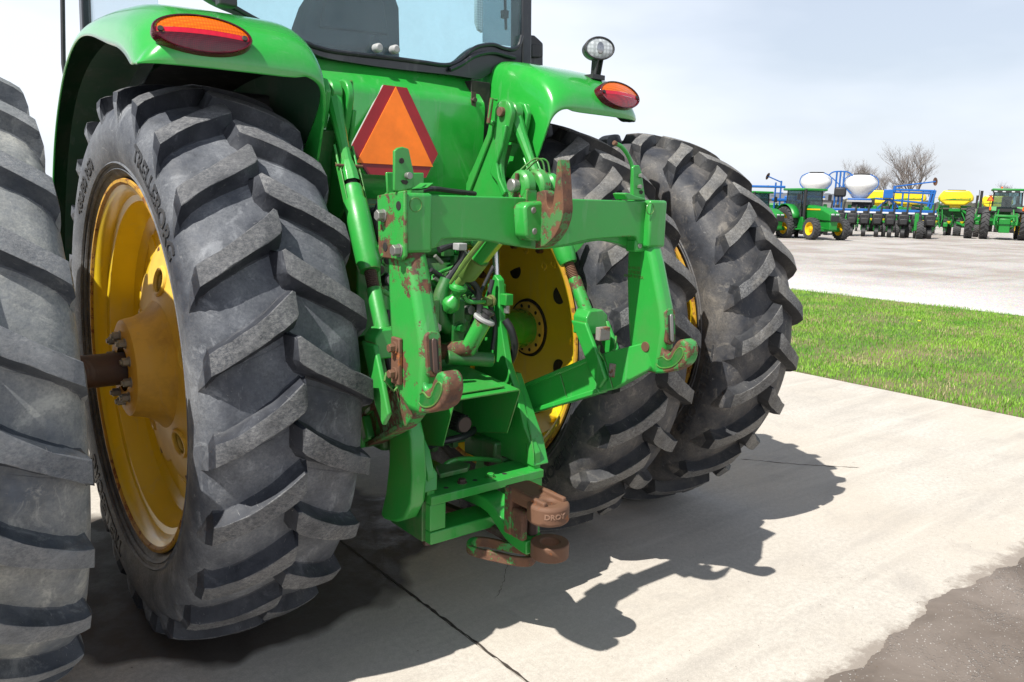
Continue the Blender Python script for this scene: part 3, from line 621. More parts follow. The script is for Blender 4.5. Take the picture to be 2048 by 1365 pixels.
# ------------------------------------------------------------------ fenders
def fender(s):
    """Shell lofted over x; the nose carries the tail lamp. s=-1 left, 1 right."""
    prof_top = [(1.20, 1.05), (1.18, 1.36), (1.09, 1.66), (.93, 1.92), (.70, 2.12), (.43, 2.225), (.12, 2.255), (-.15, 2.240), (-.34, 2.205), (-.47, 2.155), (-.545, 2.09), (-.567, 2.035), (-.565, 1.998)]
    PT = arcpts([(0, y, z) for y, z in prof_top], 4); n = len(PT)
    xs = [.503, .518, .538, .562, .60, .70, .80, .90, .97, 1.02, 1.048, 1.062, 1.066]
    drop = [.055, .030, .012, .002, 0, 0, 0, .002, .008, .020, .036, .052, .072]
    pull = [0, 0, 0, 0, 0, 0, .003, .008, .018, .030, .045, .060, .070]
    Q = [(.490, -.10, 1.48), (.490, -.17, 1.58), (.490, -.22, 1.66), (.490, -.29, 1.73), (.490, -.36, 1.80), (.492, -.43, 1.86), (.496, -.49, 1.91), (.502, -.525, 1.95), (.512, -.548, 1.975), (.528, -.557, 1.993), (.55, -.562, 2.006), (.578, -.565, 2.012)]
    nc = 8; g = MB(); cols = []
    for j, p in enumerate(PT):
        y, z = p.y, p.z; w = max(0, min(1, (-.10-y)/.40)); w = w*w*(3-2*w); w = max(w, max(0, min(1, (j-(n-14))/13.)))
        up = max(0, min(1, (z-1.3)/.8)); fr_ = max(0, min(1, (y-.35)/.4)); nose = max(0, min(1, (-.25-y)/.3)); row = []
        e = j/(n-1); wl_ = max(0, min(1, (e-.62)/.38)); wl_ = wl_**1.5
        # cheek, bottom to the corner
        zc = z-.10*(.35+.65*up); yc = y-.07*fr_
        for k in range(nc):
            t = k/(nc-.0); A = Vector((.490, yc, 1.45+(zc-1.45)*t)); q = Q[min(int(k*8/nc), 7)]; row.append(A*(1-wl_)+Vector(q)*wl_)
        for i, x in enumerate(xs):
            dz = drop[i]*(.35+.65*up)
            if i > 8: q5 = max(0, min(1, (.35-y)/.6)); dz *= 1+1.1*q5*q5*(3-2*q5)
            if i > 3 and nose > 0 and z < 2.10: dz *= max(0, (z-1.998)/.102)*.9
            A = Vector((x, y+pull[i]*nose*1.2-drop[i]*.5*fr_, z-dz))
            if i > 5 and y < -.2: A.z = max(A.z, 1.998+.002*(j < n-1))
            if i < 4: A = A*(1-wl_**1.6)+Vector(Q[8+i])*wl_**1.6
            row.append(A)
        cols.append(row)
    m_ = len(cols[0])
    for row in cols: g.v += [(s*v.x, v.y, v.z) for v in row]
    for j in range(n-1):
        for i in range(m_-1):
            q = (j*m_+i, j*m_+i+1, (j+1)*m_+i+1, (j+1)*m_+i); g.f.append(q if s < 0 else q[::-1]); g.m.append(0)
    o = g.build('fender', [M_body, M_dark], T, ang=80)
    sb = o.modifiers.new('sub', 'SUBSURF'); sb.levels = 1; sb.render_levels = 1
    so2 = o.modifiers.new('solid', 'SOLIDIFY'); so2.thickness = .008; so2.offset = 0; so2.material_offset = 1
    # black liner over the tyre, ahead of the nose
    pl = [(1.12, 1.1), (1.08, 1.5), (.86, 1.84), (.62, 2.0), (.3, 2.10), (-.1, 2.13), (-.3, 2.11)]
    g = MB(); P = arcpts([(0, a, b) for a, b in pl], 4); n2 = len(P)
    for x in (.50, .86): g.v += [(s*x, p.y, p.z-.055) for p in P]
    for j in range(n2-1): g.f.append((j, j+1, n2+j+1, n2+j)); g.m.append(0)
    g.build('wheel_arch_liner', M_hole, o)
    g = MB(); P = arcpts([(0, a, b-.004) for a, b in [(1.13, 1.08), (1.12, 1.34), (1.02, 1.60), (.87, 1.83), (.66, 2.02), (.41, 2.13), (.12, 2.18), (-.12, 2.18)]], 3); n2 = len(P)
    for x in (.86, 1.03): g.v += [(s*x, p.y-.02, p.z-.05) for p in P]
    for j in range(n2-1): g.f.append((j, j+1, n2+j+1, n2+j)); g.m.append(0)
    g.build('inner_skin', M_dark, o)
    return o
def ellipse_lamp(s, parent):
    """Tail lamp: rim, amber upper lens, red band, dark red lower lens, two screws; lies in the nose."""
    c = Vector((s*.895, -.553, 2.094)); ax = Vector((s*.135, .018 if True else 0, 0)); up = Vector((0, .022, .054)); nrm = ax.cross(up).normalized()
    if nrm.y > 0: nrm = -nrm
    def P(u, v, d=0): return c+ax*u+up*v+nrm*d
    def region(v0, v1, rr, dome, d0, K=36, name='', m_=None, par=None):
        g = MB(); rows = 8
        idx = []
        for i in range(rows+1):
            v = v0+(v1-v0)*i/rows; hw = rr*math.sqrt(max(0, 1-(v/rr)**2)); row = []
            for k in range(K+1):
                u = -hw+2*hw*k/K; d = d0+dome*max(0, 1-(u*u+v*v)/(rr*rr)); g.v.append(tuple(P(u, v, d))); row.append(len(g.v)-1)
            idx.append(row)
        for i in range(rows):
            for k in range(K):
                q = (idx[i][k], idx[i][k+1], idx[i+1][k+1], idx[i+1][k]); g.f.append(q if s > 0 else q[::-1]); g.m.append(0)
        return g.build(name, m_, par, smooth=True)
    g = MB(); K = 64; rings = [(1.06, -.028), (1.06, .004), (1.035, .009), (.99, .008), (.985, -.02)]
    for rr, d in rings: g.v += [tuple(P(rr*math.cos(2*PI*k/K), rr*math.sin(2*PI*k/K), d)) for k in range(K)]
    for i in range(len(rings)-1):
        for k in range(K): g.f.append((i*K+k, i*K+(k+1) % K, (i+1)*K+(k+1) % K, (i+1)*K+k)); g.m.append(0)
    t = g.build('tail_lamp', M_redd, parent)
    region(.12, .985, .985, .014, .004, name='amber_lens', m_=M_amber, par=t); region(-.16, .11, .985, .014, .004, name='red_band', m_=M_redb, par=t)
    region(-.985, -.17, .985, .014, .004, name='red_lens', m_=(M_redd if s < 0 else M_red), par=t)
    for u in (-.88, .88):
        g = MB(); g.cyl(P(u, -.03, .002), P(u, -.03, .0125), .0085, 14); g.build('screw', M_hole, t)
    return t
for s in (-1, 1):
    fo = fender(s); ellipse_lamp(s, fo)
# work lamp on the right fender
B = Vector((.845, -.44, 2.180)); wl = empty('work_lamp', parent=T)
hd = Vector((.855, -.455, 2.296)); dr = Vector((-.42, -1, .05)).normalized(); eu = Vector((0, 0, 1)); ex = dr.cross(eu).normalized(); eu = ex.cross(dr).normalized()
def ov(a, b, d): return [hd+ex*(a*math.cos(2*PI*k/40))+eu*(b*math.sin(2*PI*k/40))+dr*d for k in range(40)]
def rings(g, rs):
    for a, b, d in rs: g.v += [tuple(v) for v in ov(a, b, d)]
    for i in range(len(rs)-1):
        for k in range(40): g.f.append((i*40+k, i*40+(k+1) % 40, (i+1)*40+(k+1) % 40, (i+1)*40+k)); g.m.append(0)
    return g
rings(MB(), [(.002, .002, -.075), (.04, .03, -.073), (.062, .044, -.05), (.070, .050, 0), (.070, .050, .012), (.066, .046, .014), (.063, .043, .010), (.060, .040, .002)]).build('lamp_housing', M_blk, wl)
lz = rings(MB(), [(.063, .043, .008), (.05, .034, .013), (.03, .02, .016), (.001, .001, .017)]).build('lamp_lens', M_clear, wl)
rings(MB(), [(.016, .026, .0165), (.012, .020, .019), (.001, .001, .020)]).build('bulb_shade', simple('bulb_cap', (.35, .36, .38), .15, .8), wl)
g = MB()
for dx in (-.012, .014): g.prism([(hd.x+dx, hd.y+.03, hd.z-.03), (hd.x+dx, hd.y-.012, hd.z-.042), (hd.x+dx, B.y-.012, B.z+.002), (hd.x+dx, B.y+.02, B.z+.002)], (.006, 0, 0))
g.box((B.x-.035, B.y-.03, B.z-.016), (B.x+.04, B.y+.03, B.z+.004)); g.cyl((hd.x-.018, hd.y+.01, hd.z-.046), (hd.x+.03, hd.y+.01, hd.z-.046), .007, 10); g.build('lamp_bracket', M_blk, wl, bevel=.002)

# ------------------------------------------------------------------ rear panel and reflective triangle
g = MB(); zs = [(1.40, -.10), (1.60, -.15), (1.645, -.17), (1.67, -.185), (1.72, -.185), (2.02, -.203), (2.045, -.196), (2.065, -.178), (2.115, -.125), (2.17, -.08)]
xs = [-.425+.85*i/10 for i in range(11)]
for x in xs: g.v += [(x, y-.012*(1-(x/.38)**2), z-.00*x) for z, y in zs]
for i in range(10):
    for j in range(len(zs)-1): n = len(zs); g.f.append((i*n+j, (i+1)*n+j, (i+1)*n+j+1, i*n+j+1)); g.m.append(0)
pan = g.build('rear_panel', M_body, T, ang=60)
for s in (-1, 1): g = MB(); g.box((min(s*.38, s*.486), -.155, 1.42), (max(s*.38, s*.486), -.06, 2.14)); g.build('panel_gap_filler', M_hole, pan, bevel=.004)  # black filler boxes added to close the gap between panel and fender
g = MB(); pt = at(955, 175, 1, -.21); g.cyl((.362, -.19, 2.05), (.362, -.215, 2.05), .011, 12); g.box((.350, -.203, 2.02), (.374, -.199, 2.085)); g.build('panel_bolt', M_rustdk, pan)
py = -.232
def tilt(a, b, off=0):
    p = at(a, b, 1, py)
    for _ in range(3): p = at(a, b, 1, -.222-(2.02-p.z)*.17+off)
    return p
tri = [tilt(a, b) for a, b in ((768, 170), (814, 176), (876, 308), (852, 356), (736, 349), (702, 296))]
inr = [tilt(a, b, -.004) for a, b in ((792, 174), (866, 334), (713, 326))]
emb = empty('slow_vehicle_triangle', parent=T)
g = MB(); g.prism([(p.x, p.y, p.z) for p in tri], (0, .004, 0)); g.build('red_border', M_redbord, emb)
M_tri = simple('fluorescent_orange', (1.0, .21, .012), .6)
g = MB(); g.prism([(p.x, p.y, p.z) for p in inr], (0, .0032, 0)); g.build('orange_centre', M_tri, emb)
g = MB(); g.prism([(p.x, p.y+.006, p.z) for p in tri], (0, .01, 0)); g.build('backing_plate', M_lgray, emb)

# ------------------------------------------------------------------ cab
cab = empty('cab', parent=T); yw = -.14
lowg = [(440, -4), (470, 14), (520, 42), (590, 76), (650, 98), (720, 108), (790, 116), (850, 124), (890, 129), (915, 122), (935, 105), (955, 92), (985, 88), (1005, 95), (1025, 98), (1037, 90), (1043, 70)]
lowf = [(380, -30), (432, 6), (500, 34), (560, 62), (600, 84), (638, 112), (720, 128), (800, 139), (900, 150), (958, 158), (975, 150), (1000, 138), (1045, 133)]
def pxz(pts, y): return [tuple(at(a, b, 1, y)) for a, b in pts]
# black lower frame of the back window
fr = pxz(lowf, yw); gl_ = pxz(lowg, yw)
g = MB(); zt = 2.9
# strip between the body line and the glass line
def strip(g, A, Bp, n=60, dy=.03):
    def samp(Q, m_):
        Q = arcpts(Q, 4); L_ = [0]
        for a, b in zip(Q, Q[1:]): L_.append(L_[-1]+(b-a).length)
        xs_ = [np.interp(L_[-1]*i/(m_-1), L_, [q[j] for q in Q]) for j in range(3) for i in range(m_)]
        return [Vector((xs_[i], xs_[m_+i], xs_[2*m_+i])) for i in range(m_)]
    a = samp(A, n); b = samp(Bp, n); o = len(g.v)
    for p, q in zip(a, b): g.v += [tuple(p), tuple(q), (p.x, p.y+dy, p.z), (q.x, q.y+dy, q.z)]
    for i in range(n-1):
        k = o+i*4
        for q in ((k, k+4, k+5, k+1), (k+1, k+5, k+7, k+3), (k+4, k, k+2, k+6), (k+3, k+7, k+6, k+2)): g.f.append(q); g.m.append(0)
strip(g, fr, gl_, 70, .05); g.build('window_frame', M_seal, cab)
g = MB(); g.tube(arcpts([Vector(p)+Vector((0, -.004, -.004)) for p in gl_], 3), .009, 8); g.build('window_seal', M_seal, cab)
g = MB(); sl = pxz([(900, 140), (925, 128), (950, 112), (985, 105), (1015, 112), (1030, 116)], yw-.012); g.tube(arcpts(sl, 4), .010, 8); g.build('window_seal', M_seal, cab)
gp_ = [(p[0], yw+.012, p[2]) for p in gl_]; top = [(gl_[-1][0]+.02, yw+.012, 3.0), (-.80, yw+.012, 3.0), (gl_[0][0], yw+.012, gl_[0][2]+.02)]
g = MB(); g.prism(gp_+top[:2], (0, .005, 0)); g.build('back_window', M_glass, cab, smooth=False)
for a, b in ((757, 96), (791, 99)):
    p = at(a, b, 1, yw-.02); g = MB(); g.cyl((p.x, p.y+.03, p.z), (p.x, p.y-.012, p.z), .0175, 20, ch=.006); g.build('window_knob', M_lgray, cab)
# posts
def post(name, a, b, w, d, m_=M_seal, **k):
    a = Vector(a); b = Vector(b); g = MB(); g.add([a+Vector(v) for v in ((0, 0, 0), (w, 0, 0), (w, d, 0), (0, d, 0))]+[b+Vector(v) for v in ((0, 0, 0), (w, 0, 0), (w, d, 0), (0, d, 0))], [(0, 3, 2, 1), (4, 5, 6, 7), (0, 1, 5, 4), (1, 2, 6, 5), (2, 3, 7, 6), (3, 0, 4, 7)]); return g.build(name, m_, cab, bevel=.006, **k)
pr = at(1045, 90, 1, yw); post('corner_post', (pr.x-.004, yw-.01, 2.18), (pr.x-.004, yw+.02, 3.0), .055, .09); post('corner_post', (-.84, yw-.01, 2.36), (-.82, yw+.02, 3.0), .05, .08)
post('corner_post', (.66, 1.25, 1.9), (.66, 1.15, 3.0), .06, .06); post('corner_post', (-.90, 1.15, 1.6), (-.88, 1.1, 3.0), .04, .06)
g = MB(); g.box((-.88, -.16, 2.98), (.80, 1.5, 3.12)); g.build('cab_roof', M_body, cab, bevel=.05)
g = MB(); g.box((-.66, -.06, 1.45), (.66, 1.3, 2.0)); g.build('cab_floor_box', M_blk, cab, bevel=.02)
g = MB(); g.prism([(-.865, .05, 2.1), (-.865, 1.1, 1.75), (-.865, 1.1, 3.0), (-.865, -.1, 3.0)], (.004, 0, 0)); g.build('side_window', M_glass2, cab, smooth=False)
# windscreen with slanting pillar seen through the glass, monitor arm, seat
g = MB(); g.tube([(-.80, 1.2, 2.9), (-.55, .4, 2.62), (-.44, .35, 2.62)], .018, 8); g.tube([(-.44, .35, 2.45), (-.44, .35, 2.9)], .022, 8); g.build('monitor_arm', M_blk, cab)
seat = [at(a, b, 1, .35) for a, b in ((592, 100), (598, 50), (612, 10), (632, -22), (660, -38), (760, -38), (790, -18), (802, 15), (804, 105))]
g = MB(); g.prism([tuple(p) for p in seat], (0, .10, 0)); se = g.build('seat_back', M_grey, cab, bevel=.03, seg=4)
g = MB(); cs_ = [at(a, b, 1, .335) for a, b in ((640, 55), (650, 5), (670, -15), (745, -14), (768, 5), (778, 70))]; g.prism([tuple(p) for p in cs_], (0, .02, 0)); g.build('seat_cushion', simple('seat_leather', (.035, .038, .05), .55), se, bevel=.008)
g = MB(); sp_ = [at(a, b, 1, .25) for a, b in ((735, 110), (752, 68), (775, 92), (800, 105), (800, 125), (735, 118))]; g.prism([tuple(p) for p in sp_], (0, .05, 0)); g.build('control_box', M_grey, se, bevel=.01)
g = MB(); cw = at(700, -60, 1, .95); g.tube([(cw.x+.19*math.cos(2*PI*k/24), .95+.06*math.sin(2*PI*k/24), 2.45+.15*math.sin(2*PI*k/24)) for k in range(25)], .014, 8); g.build('steering_wheel', M_blk, cab)
# dark inner post and mirror behind the right of the window
g = MB(); mm = [at(a, b, 1, .8) for a, b in ((967, -5), (1041, -5), (1041, 95), (967, 85))]; g.prism([tuple(p) for p in mm], (0, .01, 0)); g.build('door_glass', glass('smoky_glass', (.50, .58, .60), .2), cab, smooth=False)
g = MB(); p1 = at(1010, 0, 1, .5); p2 = at(1012, 60, 1, .5); g.tube([p1, p2], .008, 8); g.box((p1.x-.012, .49, at(1010, 25, 1, .5).z-.03), (p1.x+.02, .52, at(1010, 25, 1, .5).z+.01)); g.build('belt_anchor', M_rustdk, cab)
p1 = at(955, -10, 1, 1.6); g = MB(); g.prism([tuple(at(a, b, 1, 1.7)) for a, b in ((953, -10), (953, 45), (958, 60), (966, 66), (966, -10))], (0, .03, 0)); g.build('mirror', M_clear, cab, bevel=.005)
# black bracket and ladder box outside the right post
g = MB(); g.prism(pxz([(1046, -5), (1056, -5), (1058, 60), (1060, 96), (1064, 108), (1086, 112), (1086, 134), (1046, 134)], .05), (0, .03, 0)); g.build('filter_bracket', M_seal, cab, bevel=.003)
g = MB(); g.prism(pxz([(1061, 70), (1070, 71), (1078, 78), (1087, 87), (1087, 115), (1063, 116), (1061, 104)], .20), (0, .10, 0)); g.build('filter_housing', M_blk, cab, bevel=.008)
g = MB(); g.prism(pxz([(1064, 88), (1086, 88), (1086, 115), (1064, 115)], .02), (0, .08, 0)); g.build('terminal_box', M_blk, cab, bevel=.004)
# thin rail on the left
a, b = at(125, -10, 1, 1.5), at(127, 128, 1, 1.5); g = MB(); g.tube([a, b, b+Vector((.02, 0, -.25))], .011, 10); g.build('grab_rail', M_blk, cab)
g = MB(); lb = at(458, 4, 1, -.3); g.box((lb.x-.03, -.30, 2.245), (lb.x+.03, -.25, 2.30)); g.build('plate_lamp', M_blk, cab, bevel=.006)

# ================================================================== three point hitch
# quick hitch frame -------------------------------------------------
qh = empty('quick_hitch', parent=T); qh['label'] = 'worn green quick hitch frame with rusty open hooks'
M_hk = paint('green_hook_rubbed_bare', (.018, .30, .05), .5, .35, rust=(.14, .068, .042), rustamt=.78, edge=True, coat=.2)
M_hkU = paint('upper_hook_worn_bare', (.03, .22, .045), .5, .4, rust=(.145, .068, .042), rustamt=.80, edge=True, coat=.15)
for s in (-1, 1):
    a, b = (s*.475, s*.546)
    # arm: side profile in (y, z)
    prof = [(-1.045, 1.64), (-1.035, 1.47), (-1.04, 1.34), (-1.055, 1.20), (-1.07, 1.10), (-1.105, 1.035), (-1.16, 1.012), (-1.222, 1.012), (-1.238, 1.10), (-1.245, 1.185), (-1.230, 1.26), (-1.203, 1.34), (-1.176, 1.42), (-1.158, 1.465), (-1.140, 1.50), (-1.140, 1.638)]
    g = MB(); g.prism([(a, y, z) for y, z in prof], (b-a, 0, 0)); arm = g.build('side_arm', M_hitch if s > 0 else M_hitchR, qh, bevel=.022, seg=3)
    # rear stiffening rib down the arm
    # open hook
    hp = arcpts([(0, -1.17, 1.012), (0, -1.245, 1.018), (0, -1.325, 1.040), (0, -1.385, 1.072), (0, -1.408, 1.115), (0, -1.402, 1.155), (0, -1.375, 1.172), (0, -1.345, 1.165), (0, -1.325, 1.143), (0, -1.300, 1.110), (0, -1.277, 1.105), (0, -1.262, 1.122), (0, -1.258, 1.18)], 4)
    def hq(p): return Vector((p.x, (p.y+.022 if p.y > -1.245 else -1.223+(p.y+1.245)*.80), 1.012+(p.z-1.012)*.92))
    hp = [hq(p) for p in hp]
    g = MB(); g.prism([(s*.480, p.y, p.z) for p in hp]+[(s*.480, -1.15, 1.16)], (s*.060, 0, 0)); hk = g.build('lower_hook', M_hk, qh, bevel=.009, seg=3)
    # kidney shaped pocket in the hook cheeks
    kd = arcpts([(0, -1.235, 1.075), (0, -1.262, 1.090), (0, -1.295, 1.080), (0, -1.318, 1.090), (0, -1.338, 1.120), (0, -1.358, 1.138), (0, -1.378, 1.135), (0, -1.380, 1.112), (0, -1.352, 1.078), (0, -1.312, 1.055), (0, -1.262, 1.045), (0, -1.235, 1.055), (0, -1.235, 1.075)], 4)
    kd = [hq(p) for p in kd]
    for xx, n in ((s*.480, -s), (s*.540, s)):
        rim_ = [(xx+n*.001, p.y, p.z) for p in kd]; g = MB(); g.tube(rim_, .0030, 6); g.build('pocket_rim', M_hitch, hk)
        g = MB(); g.prism([(xx+n*.0016, p.y, p.z) for p in kd[:-1]], (n*.0004, 0, 0)); g.build('pocket_floor', M_cast, hk, smooth=False)
    # latch slot with spring latch in the rear face
    g = MB(); zc, yc = 1.192, -1.245; P = []
    for k in range(24):
        th = 2*PI*k/24; dx, dz = .017*math.cos(th), .017*math.sin(th)+(.045 if math.sin(th) >= 0 else -.045); P.append((s*.510+dx*.9, -1.240-(dz*-.10), zc+dz*.82))
    rimo = [(s*.510+(p[0]-s*.510)*1.75, p[1]-.004, zc+(p[2]-zc)*1.30) for p in P]
    g.prism(rimo, (0, .016, 0)); sl_ = g.build('latch_boss', M_hk, arm, bevel=.004)
    g = MB(); g.prism([(p[0], p[1]-.0052, p[2]) for p in P], (0, .001, 0)); g.build('latch_slot', M_hole, sl_, smooth=False)
    g = MB(); g.prism([(s*.510+(p[0]-s*.510)*.5, p[1]-.011, p[2]*1-.004) for p in P], (0, .006, 0)); g.build('spring_latch', M_rustdk if s < 0 else M_steel, sl_, bevel=.002)
    # collar block where arm and beam meet
    g = MB(); g.box((min(s*.462, s*.553), -1.158, 1.472), (max(s*.462, s*.553), -1.03, 1.642)); g.build('corner_block', M_hitch, qh, bevel=.010, seg=3)
    if s < 0:
        g = MB(); x0 = -.562; P = [(-1.165, 1.648), (-1.010, 1.632), (-1.018, 1.470), (-1.030, 1.452), (-1.150, 1.452), (-1.168, 1.465)]
        g.prism([(x0, y, z) for y, z in P], (.012, 0, 0)); ep = g.build('end_plate', M_hitchR, qh, bevel=.004)
        for y, z, k in ((-1.050, 1.575, 1), (-1.140, 1.480, 1), (-1.135, 1.605, 0), (-1.060, 1.485, 0)):
            g = MB()
            if k: g.cyl((x0+.001, y, z), (x0-.004, y, z), .019, 20); g.hex((x0-.003, y, z), (x0-.024, y, z), .0165); g.build('end_bolt', M_steel, ep, bevel=.002)
            else: g.cyl((x0+.002, y, z), (x0-.0015, y, z), .013, 20); g.build('bolt_hole', M_hole, ep)
        g = MB(); x0 = -.5465; g.box((x0-.014, -1.135, 1.085), (x0, -1.088, 1.225)); kp = g.build('keeper_plate', M_rust, arm, bevel=.004)
        for z in (1.195, 1.118): g = MB(); g.cyl((x0-.013, -1.113, z), (x0-.019, -1.113, z), .019, 20); g.hex((x0-.018, -1.113, z), (x0-.036, -1.113, z), .013); g.build('keeper_bolt', M_rust, kp, bevel=.002)
    else:
        g = MB(); p = at(1291, 694, 0, .474); g.cyl((.478, p.y, p.z), (.470, p.y, p.z), .019, 28); g.build('pin_head', M_rust, arm, bevel=.001)
        g = MB(); p = at(1284, 388, 1, -1.151); 
        vs, fs = text_mesh('A144170\nR334238\nMADE IN USA', .016, .0012)
        o_ = at(1268, 545, 0, .4745); g = MB(); g.add([(.4742-v.z*.8, o_.y-v.x, o_.z+v.y) for v in vs], fs); g.build('casting_text', M_hitch, arm, smooth=False)
# crossbeam
bot = [(800, 512), (868, 500), (884, 479), (905, 477), (960, 480), (1010, 489), (1050, 495), (1092, 497), (1135, 490), (1175, 481), (1215, 477), (1262, 474), (1272, 475), (1282, 490), (1240, 506)]
yb = -1.132
B_ = [at(a, b, 1, yb) for a, b in bot]
bl = arcpts([(p.x, yb, p.z) for p in B_[2:13]], 4)
poly = [(.49, yb, 1.638), (-.49, yb, 1.638), (-.49, yb, 1.478), (-.435, yb, 1.485)]+[tuple(p) for p in bl]+[(.435, yb, 1.485), (.49, yb, 1.478)]
g = MB(); g.prism(poly, (0, .050, 0)); beam = g.build('crossbeam', M_hitch, qh, bevel=.005, seg=3)
bk = arcpts([(-.49, 0, 1.455), (-.46, 0, 1.462), (-.38, 0, 1.488), (-.28, 0, 1.500), (-.15, 0, 1.492), (0, 0, 1.470), (.15, 0, 1.480), (.28, 0, 1.495), (.38, 0, 1.485), (.46, 0, 1.462), (.49, 0, 1.455)], 3)
g = MB(); g.prism([(.49, -1.085, 1.636), (-.49, -1.085, 1.636)]+[(p.x, -1.085, p.z) for p in bk], (0, .045, 0)); g.build('crossbeam_flange', M_hitch, beam, bevel=.004)
for px, py, x in ((832, 410, -.525), (1301, 418, .53)):
    p = at(px, py, 1, -1.159); g = MB(); g.lathe((p.x, -1.1575, p.z), (0, -1, 0), [(0, .0215), (.0022, .0205), (.0022, .0185), (.0005, .018)], 30); g.build('casting_mark', M_hitch, beam)
p = at(1259, 491, 1, -1.10); g = MB(); g.box((.425, -1.128, 1.455), (.490, -1.080, 1.50)); bs = g.build('gusset_block', M_hitch, beam, bevel=.006); g = MB(); g.cyl((.448, -1.126, 1.478), (.448, -1.131, 1.478), .010, 16); g.build('gusset_rivet', M_steel, bs)
# upper hook casting on the beam
def XZpoly(pts, y): return [tuple(at(a, b, 1, y)) for a, b in pts]
pl = [(1049, 418), (1052, 410), (1060, 405), (1094, 402), (1100, 404), (1104, 414), (1106, 430), (1106, 470), (1100, 480), (1092, 484), (1062, 482), (1052, 474)]
yh = -1.19
g = MB(); g.prism(XZpoly(pl, yh), (0, .060, 0)); hc = g.build('upper_hook_plate', M_hitchR, qh, bevel=.010, seg=3)
for a, b in ((1067, 421), (1069, 463)): p = at(a, b, 1, yh); g = MB(); g.cyl((p.x, yh+.002, p.z), (p.x, yh-.004, p.z), .0105, 20, ch=.003); g.build('rivet', M_steel, hc)
# the hook itself: (y, z) profile, thick in x
hx = at(1092, 450, 1, -1.20).x
hp = [(1094, 404), (1100, 405), (1104, 418), (1109, 428), (1114, 428), (1117, 415), (1123, 365), (1128, 362), (1135, 364), (1144, 412), (1146, 430), (1143, 448), (1132, 464), (1108, 482), (1094, 486), (1084, 478)]
HB = [at(a, b, 0, hx+.008) for a, b in hp]
ctr = -1.165
prof = [(-1.165-(-1.165-y_)*1.0, z_) for y_, z_ in [(-1.165, 1.655), (-1.215, 1.662), (-1.235, 1.650), (-1.243, 1.622), (-1.262, 1.606), (-1.285, 1.615), (-1.296, 1.645), (-1.310, 1.740), (-1.322, 1.752), (-1.336, 1.742), (-1.362, 1.64), (-1.368, 1.600), (-1.350, 1.560), (-1.305, 1.520), (-1.235, 1.490), (-1.165, 1.480)]]
prof = [(-1.165+(y_+1.165)*.62, z_) for y_, z_ in prof]
PP = arcpts([(0, y, z) for y, z in prof[1:-1]], 3)
g = MB(); g.prism([(hx-.012, prof[0][0], prof[0][1])]+[(hx-.012, p.y, p.z) for p in PP]+[(hx-.012, prof[-1][0], prof[-1][1])], (.040, 0, 0)); g.build('upper_hook', M_hkU, hc, bevel=.011, seg=3)
# top clevis and centre link
cy_, cz_ = -1.09, 1.668
def cx(px, py=378): return at(px, py, 1, cy_).x
P0 = at(1058, 380, 1, -1.10)
for a, b, r, m_, nm in ((1034, 1056, .050, M_hitchR, 'clevis_lug'), (1062, 1084, .056, M_hitchR, 'link_eye'), (1088, 1106, .046, M_hitch, 'clevis_lug')):
    xa, xb = cx(a), cx(b); g = MB(); g.cyl((xa, cy_, P0.z+.012), (xb, cy_, P0.z+.012), r, 36, ch=.010)
    if 'clevis' in nm: g.prism([(xa+.002, cy_-r*.96, P0.z), (xa+.002, cy_+r*.96, P0.z), (xa+.002, cy_+.045, 1.60), (xa+.002, cy_-.050, 1.60)], (xb-xa-.004, 0, 0))
    g.build(nm, m_, qh, bevel=.002)
g = MB(); g.cyl((cx(1020), cy_, P0.z+.012), (cx(1034), cy_, P0.z+.012), .021, 24, ch=.004); g.cyl((cx(1028), cy_, P0.z+.012), (cx(1108), cy_, P0.z+.012), .016, 20); tp = g.build('top_pin', M_steel, qh)
g = MB(); g.tube([(cx(1031), cy_-.005, P0.z+.030), (cx(1030), cy_-.008, P0.z+.050)], .006, 8); g.tube([(cx(1034), cy_-.01, P0.z-.01), (cx(1032), cy_-.03, P0.z-.04)], .004, 8); g.build('linch_pin', M_rust, tp)
g = MB()
for x0 in (1073, 1083):
    c0 = Vector((cx(x0), cy_, P0.z)); g.tube(arcpts([c0+Vector((-.06, .03, .05)), c0+Vector((-.03, .01, .085)), c0+Vector((-.005, 0, .10)), c0+Vector((.014, -.01, .09)), c0+Vector((.022, -.015, .05))], 5), .0032, 8)
g.build('pin_clip', M_hitch, tp)
cl = empty('centre_link', parent=T); e1 = Vector((cx(1073), cy_, P0.z+.012)); e2 = at(903, 575, 0, -.02)
e2 = Vector((-.02, -.60, at(903, 590, 1, -.60).z)); d = (e2-e1).normalized(); Lk = (e2-e1).length
g = MB(); g.lathe(e1+d*.05, d, [(0, 0), (0, .026), (.06, .022), (.12, .024), (.13, 0)], 20); g.build('link_rod', M_hitch, cl)
g = MB(); g.lathe(e1, d, [(.15, 0), (.15, .028), (.16, .036), (.40, .036), (.41, .030), (.41, 0)], 6, up=(1, 0, .3)); g.build('hex_barrel', M_hitch, cl, bevel=.003, smooth=False)
M_olive = paint('yellowed_paint', (.13, .24, .05), .55, .5, dirtcol=(.16, .10, .05), rust=RUST, rustamt=.3, edge=True, coat=.1)
g = MB(); g.lathe(e1, d, [(.395, 0), (.395, .039), (.49, .040), (.505, .034), (.505, .017), (.56, .017), (.56, 0)], 28); g.build('locking_collar', M_olive, cl)
g = MB(); q = e1+d*.47+Vector((.008, -.038, .002)); g.cyl(q, q+Vector((.002, -.008, 0)), .010, 14); g.build('collar_screw', M_hole, cl)
hk_ = e1+d*.12+Vector((-.045, -.0, .0)); g = MB(); g.tube([hk_, e1+d*.40+Vector((-.055, 0, -.005)), e1+d*.52+Vector((-.060, .0, -.02))], [.009, .010, .006], 8); g.build('link_handle', M_olive, cl)
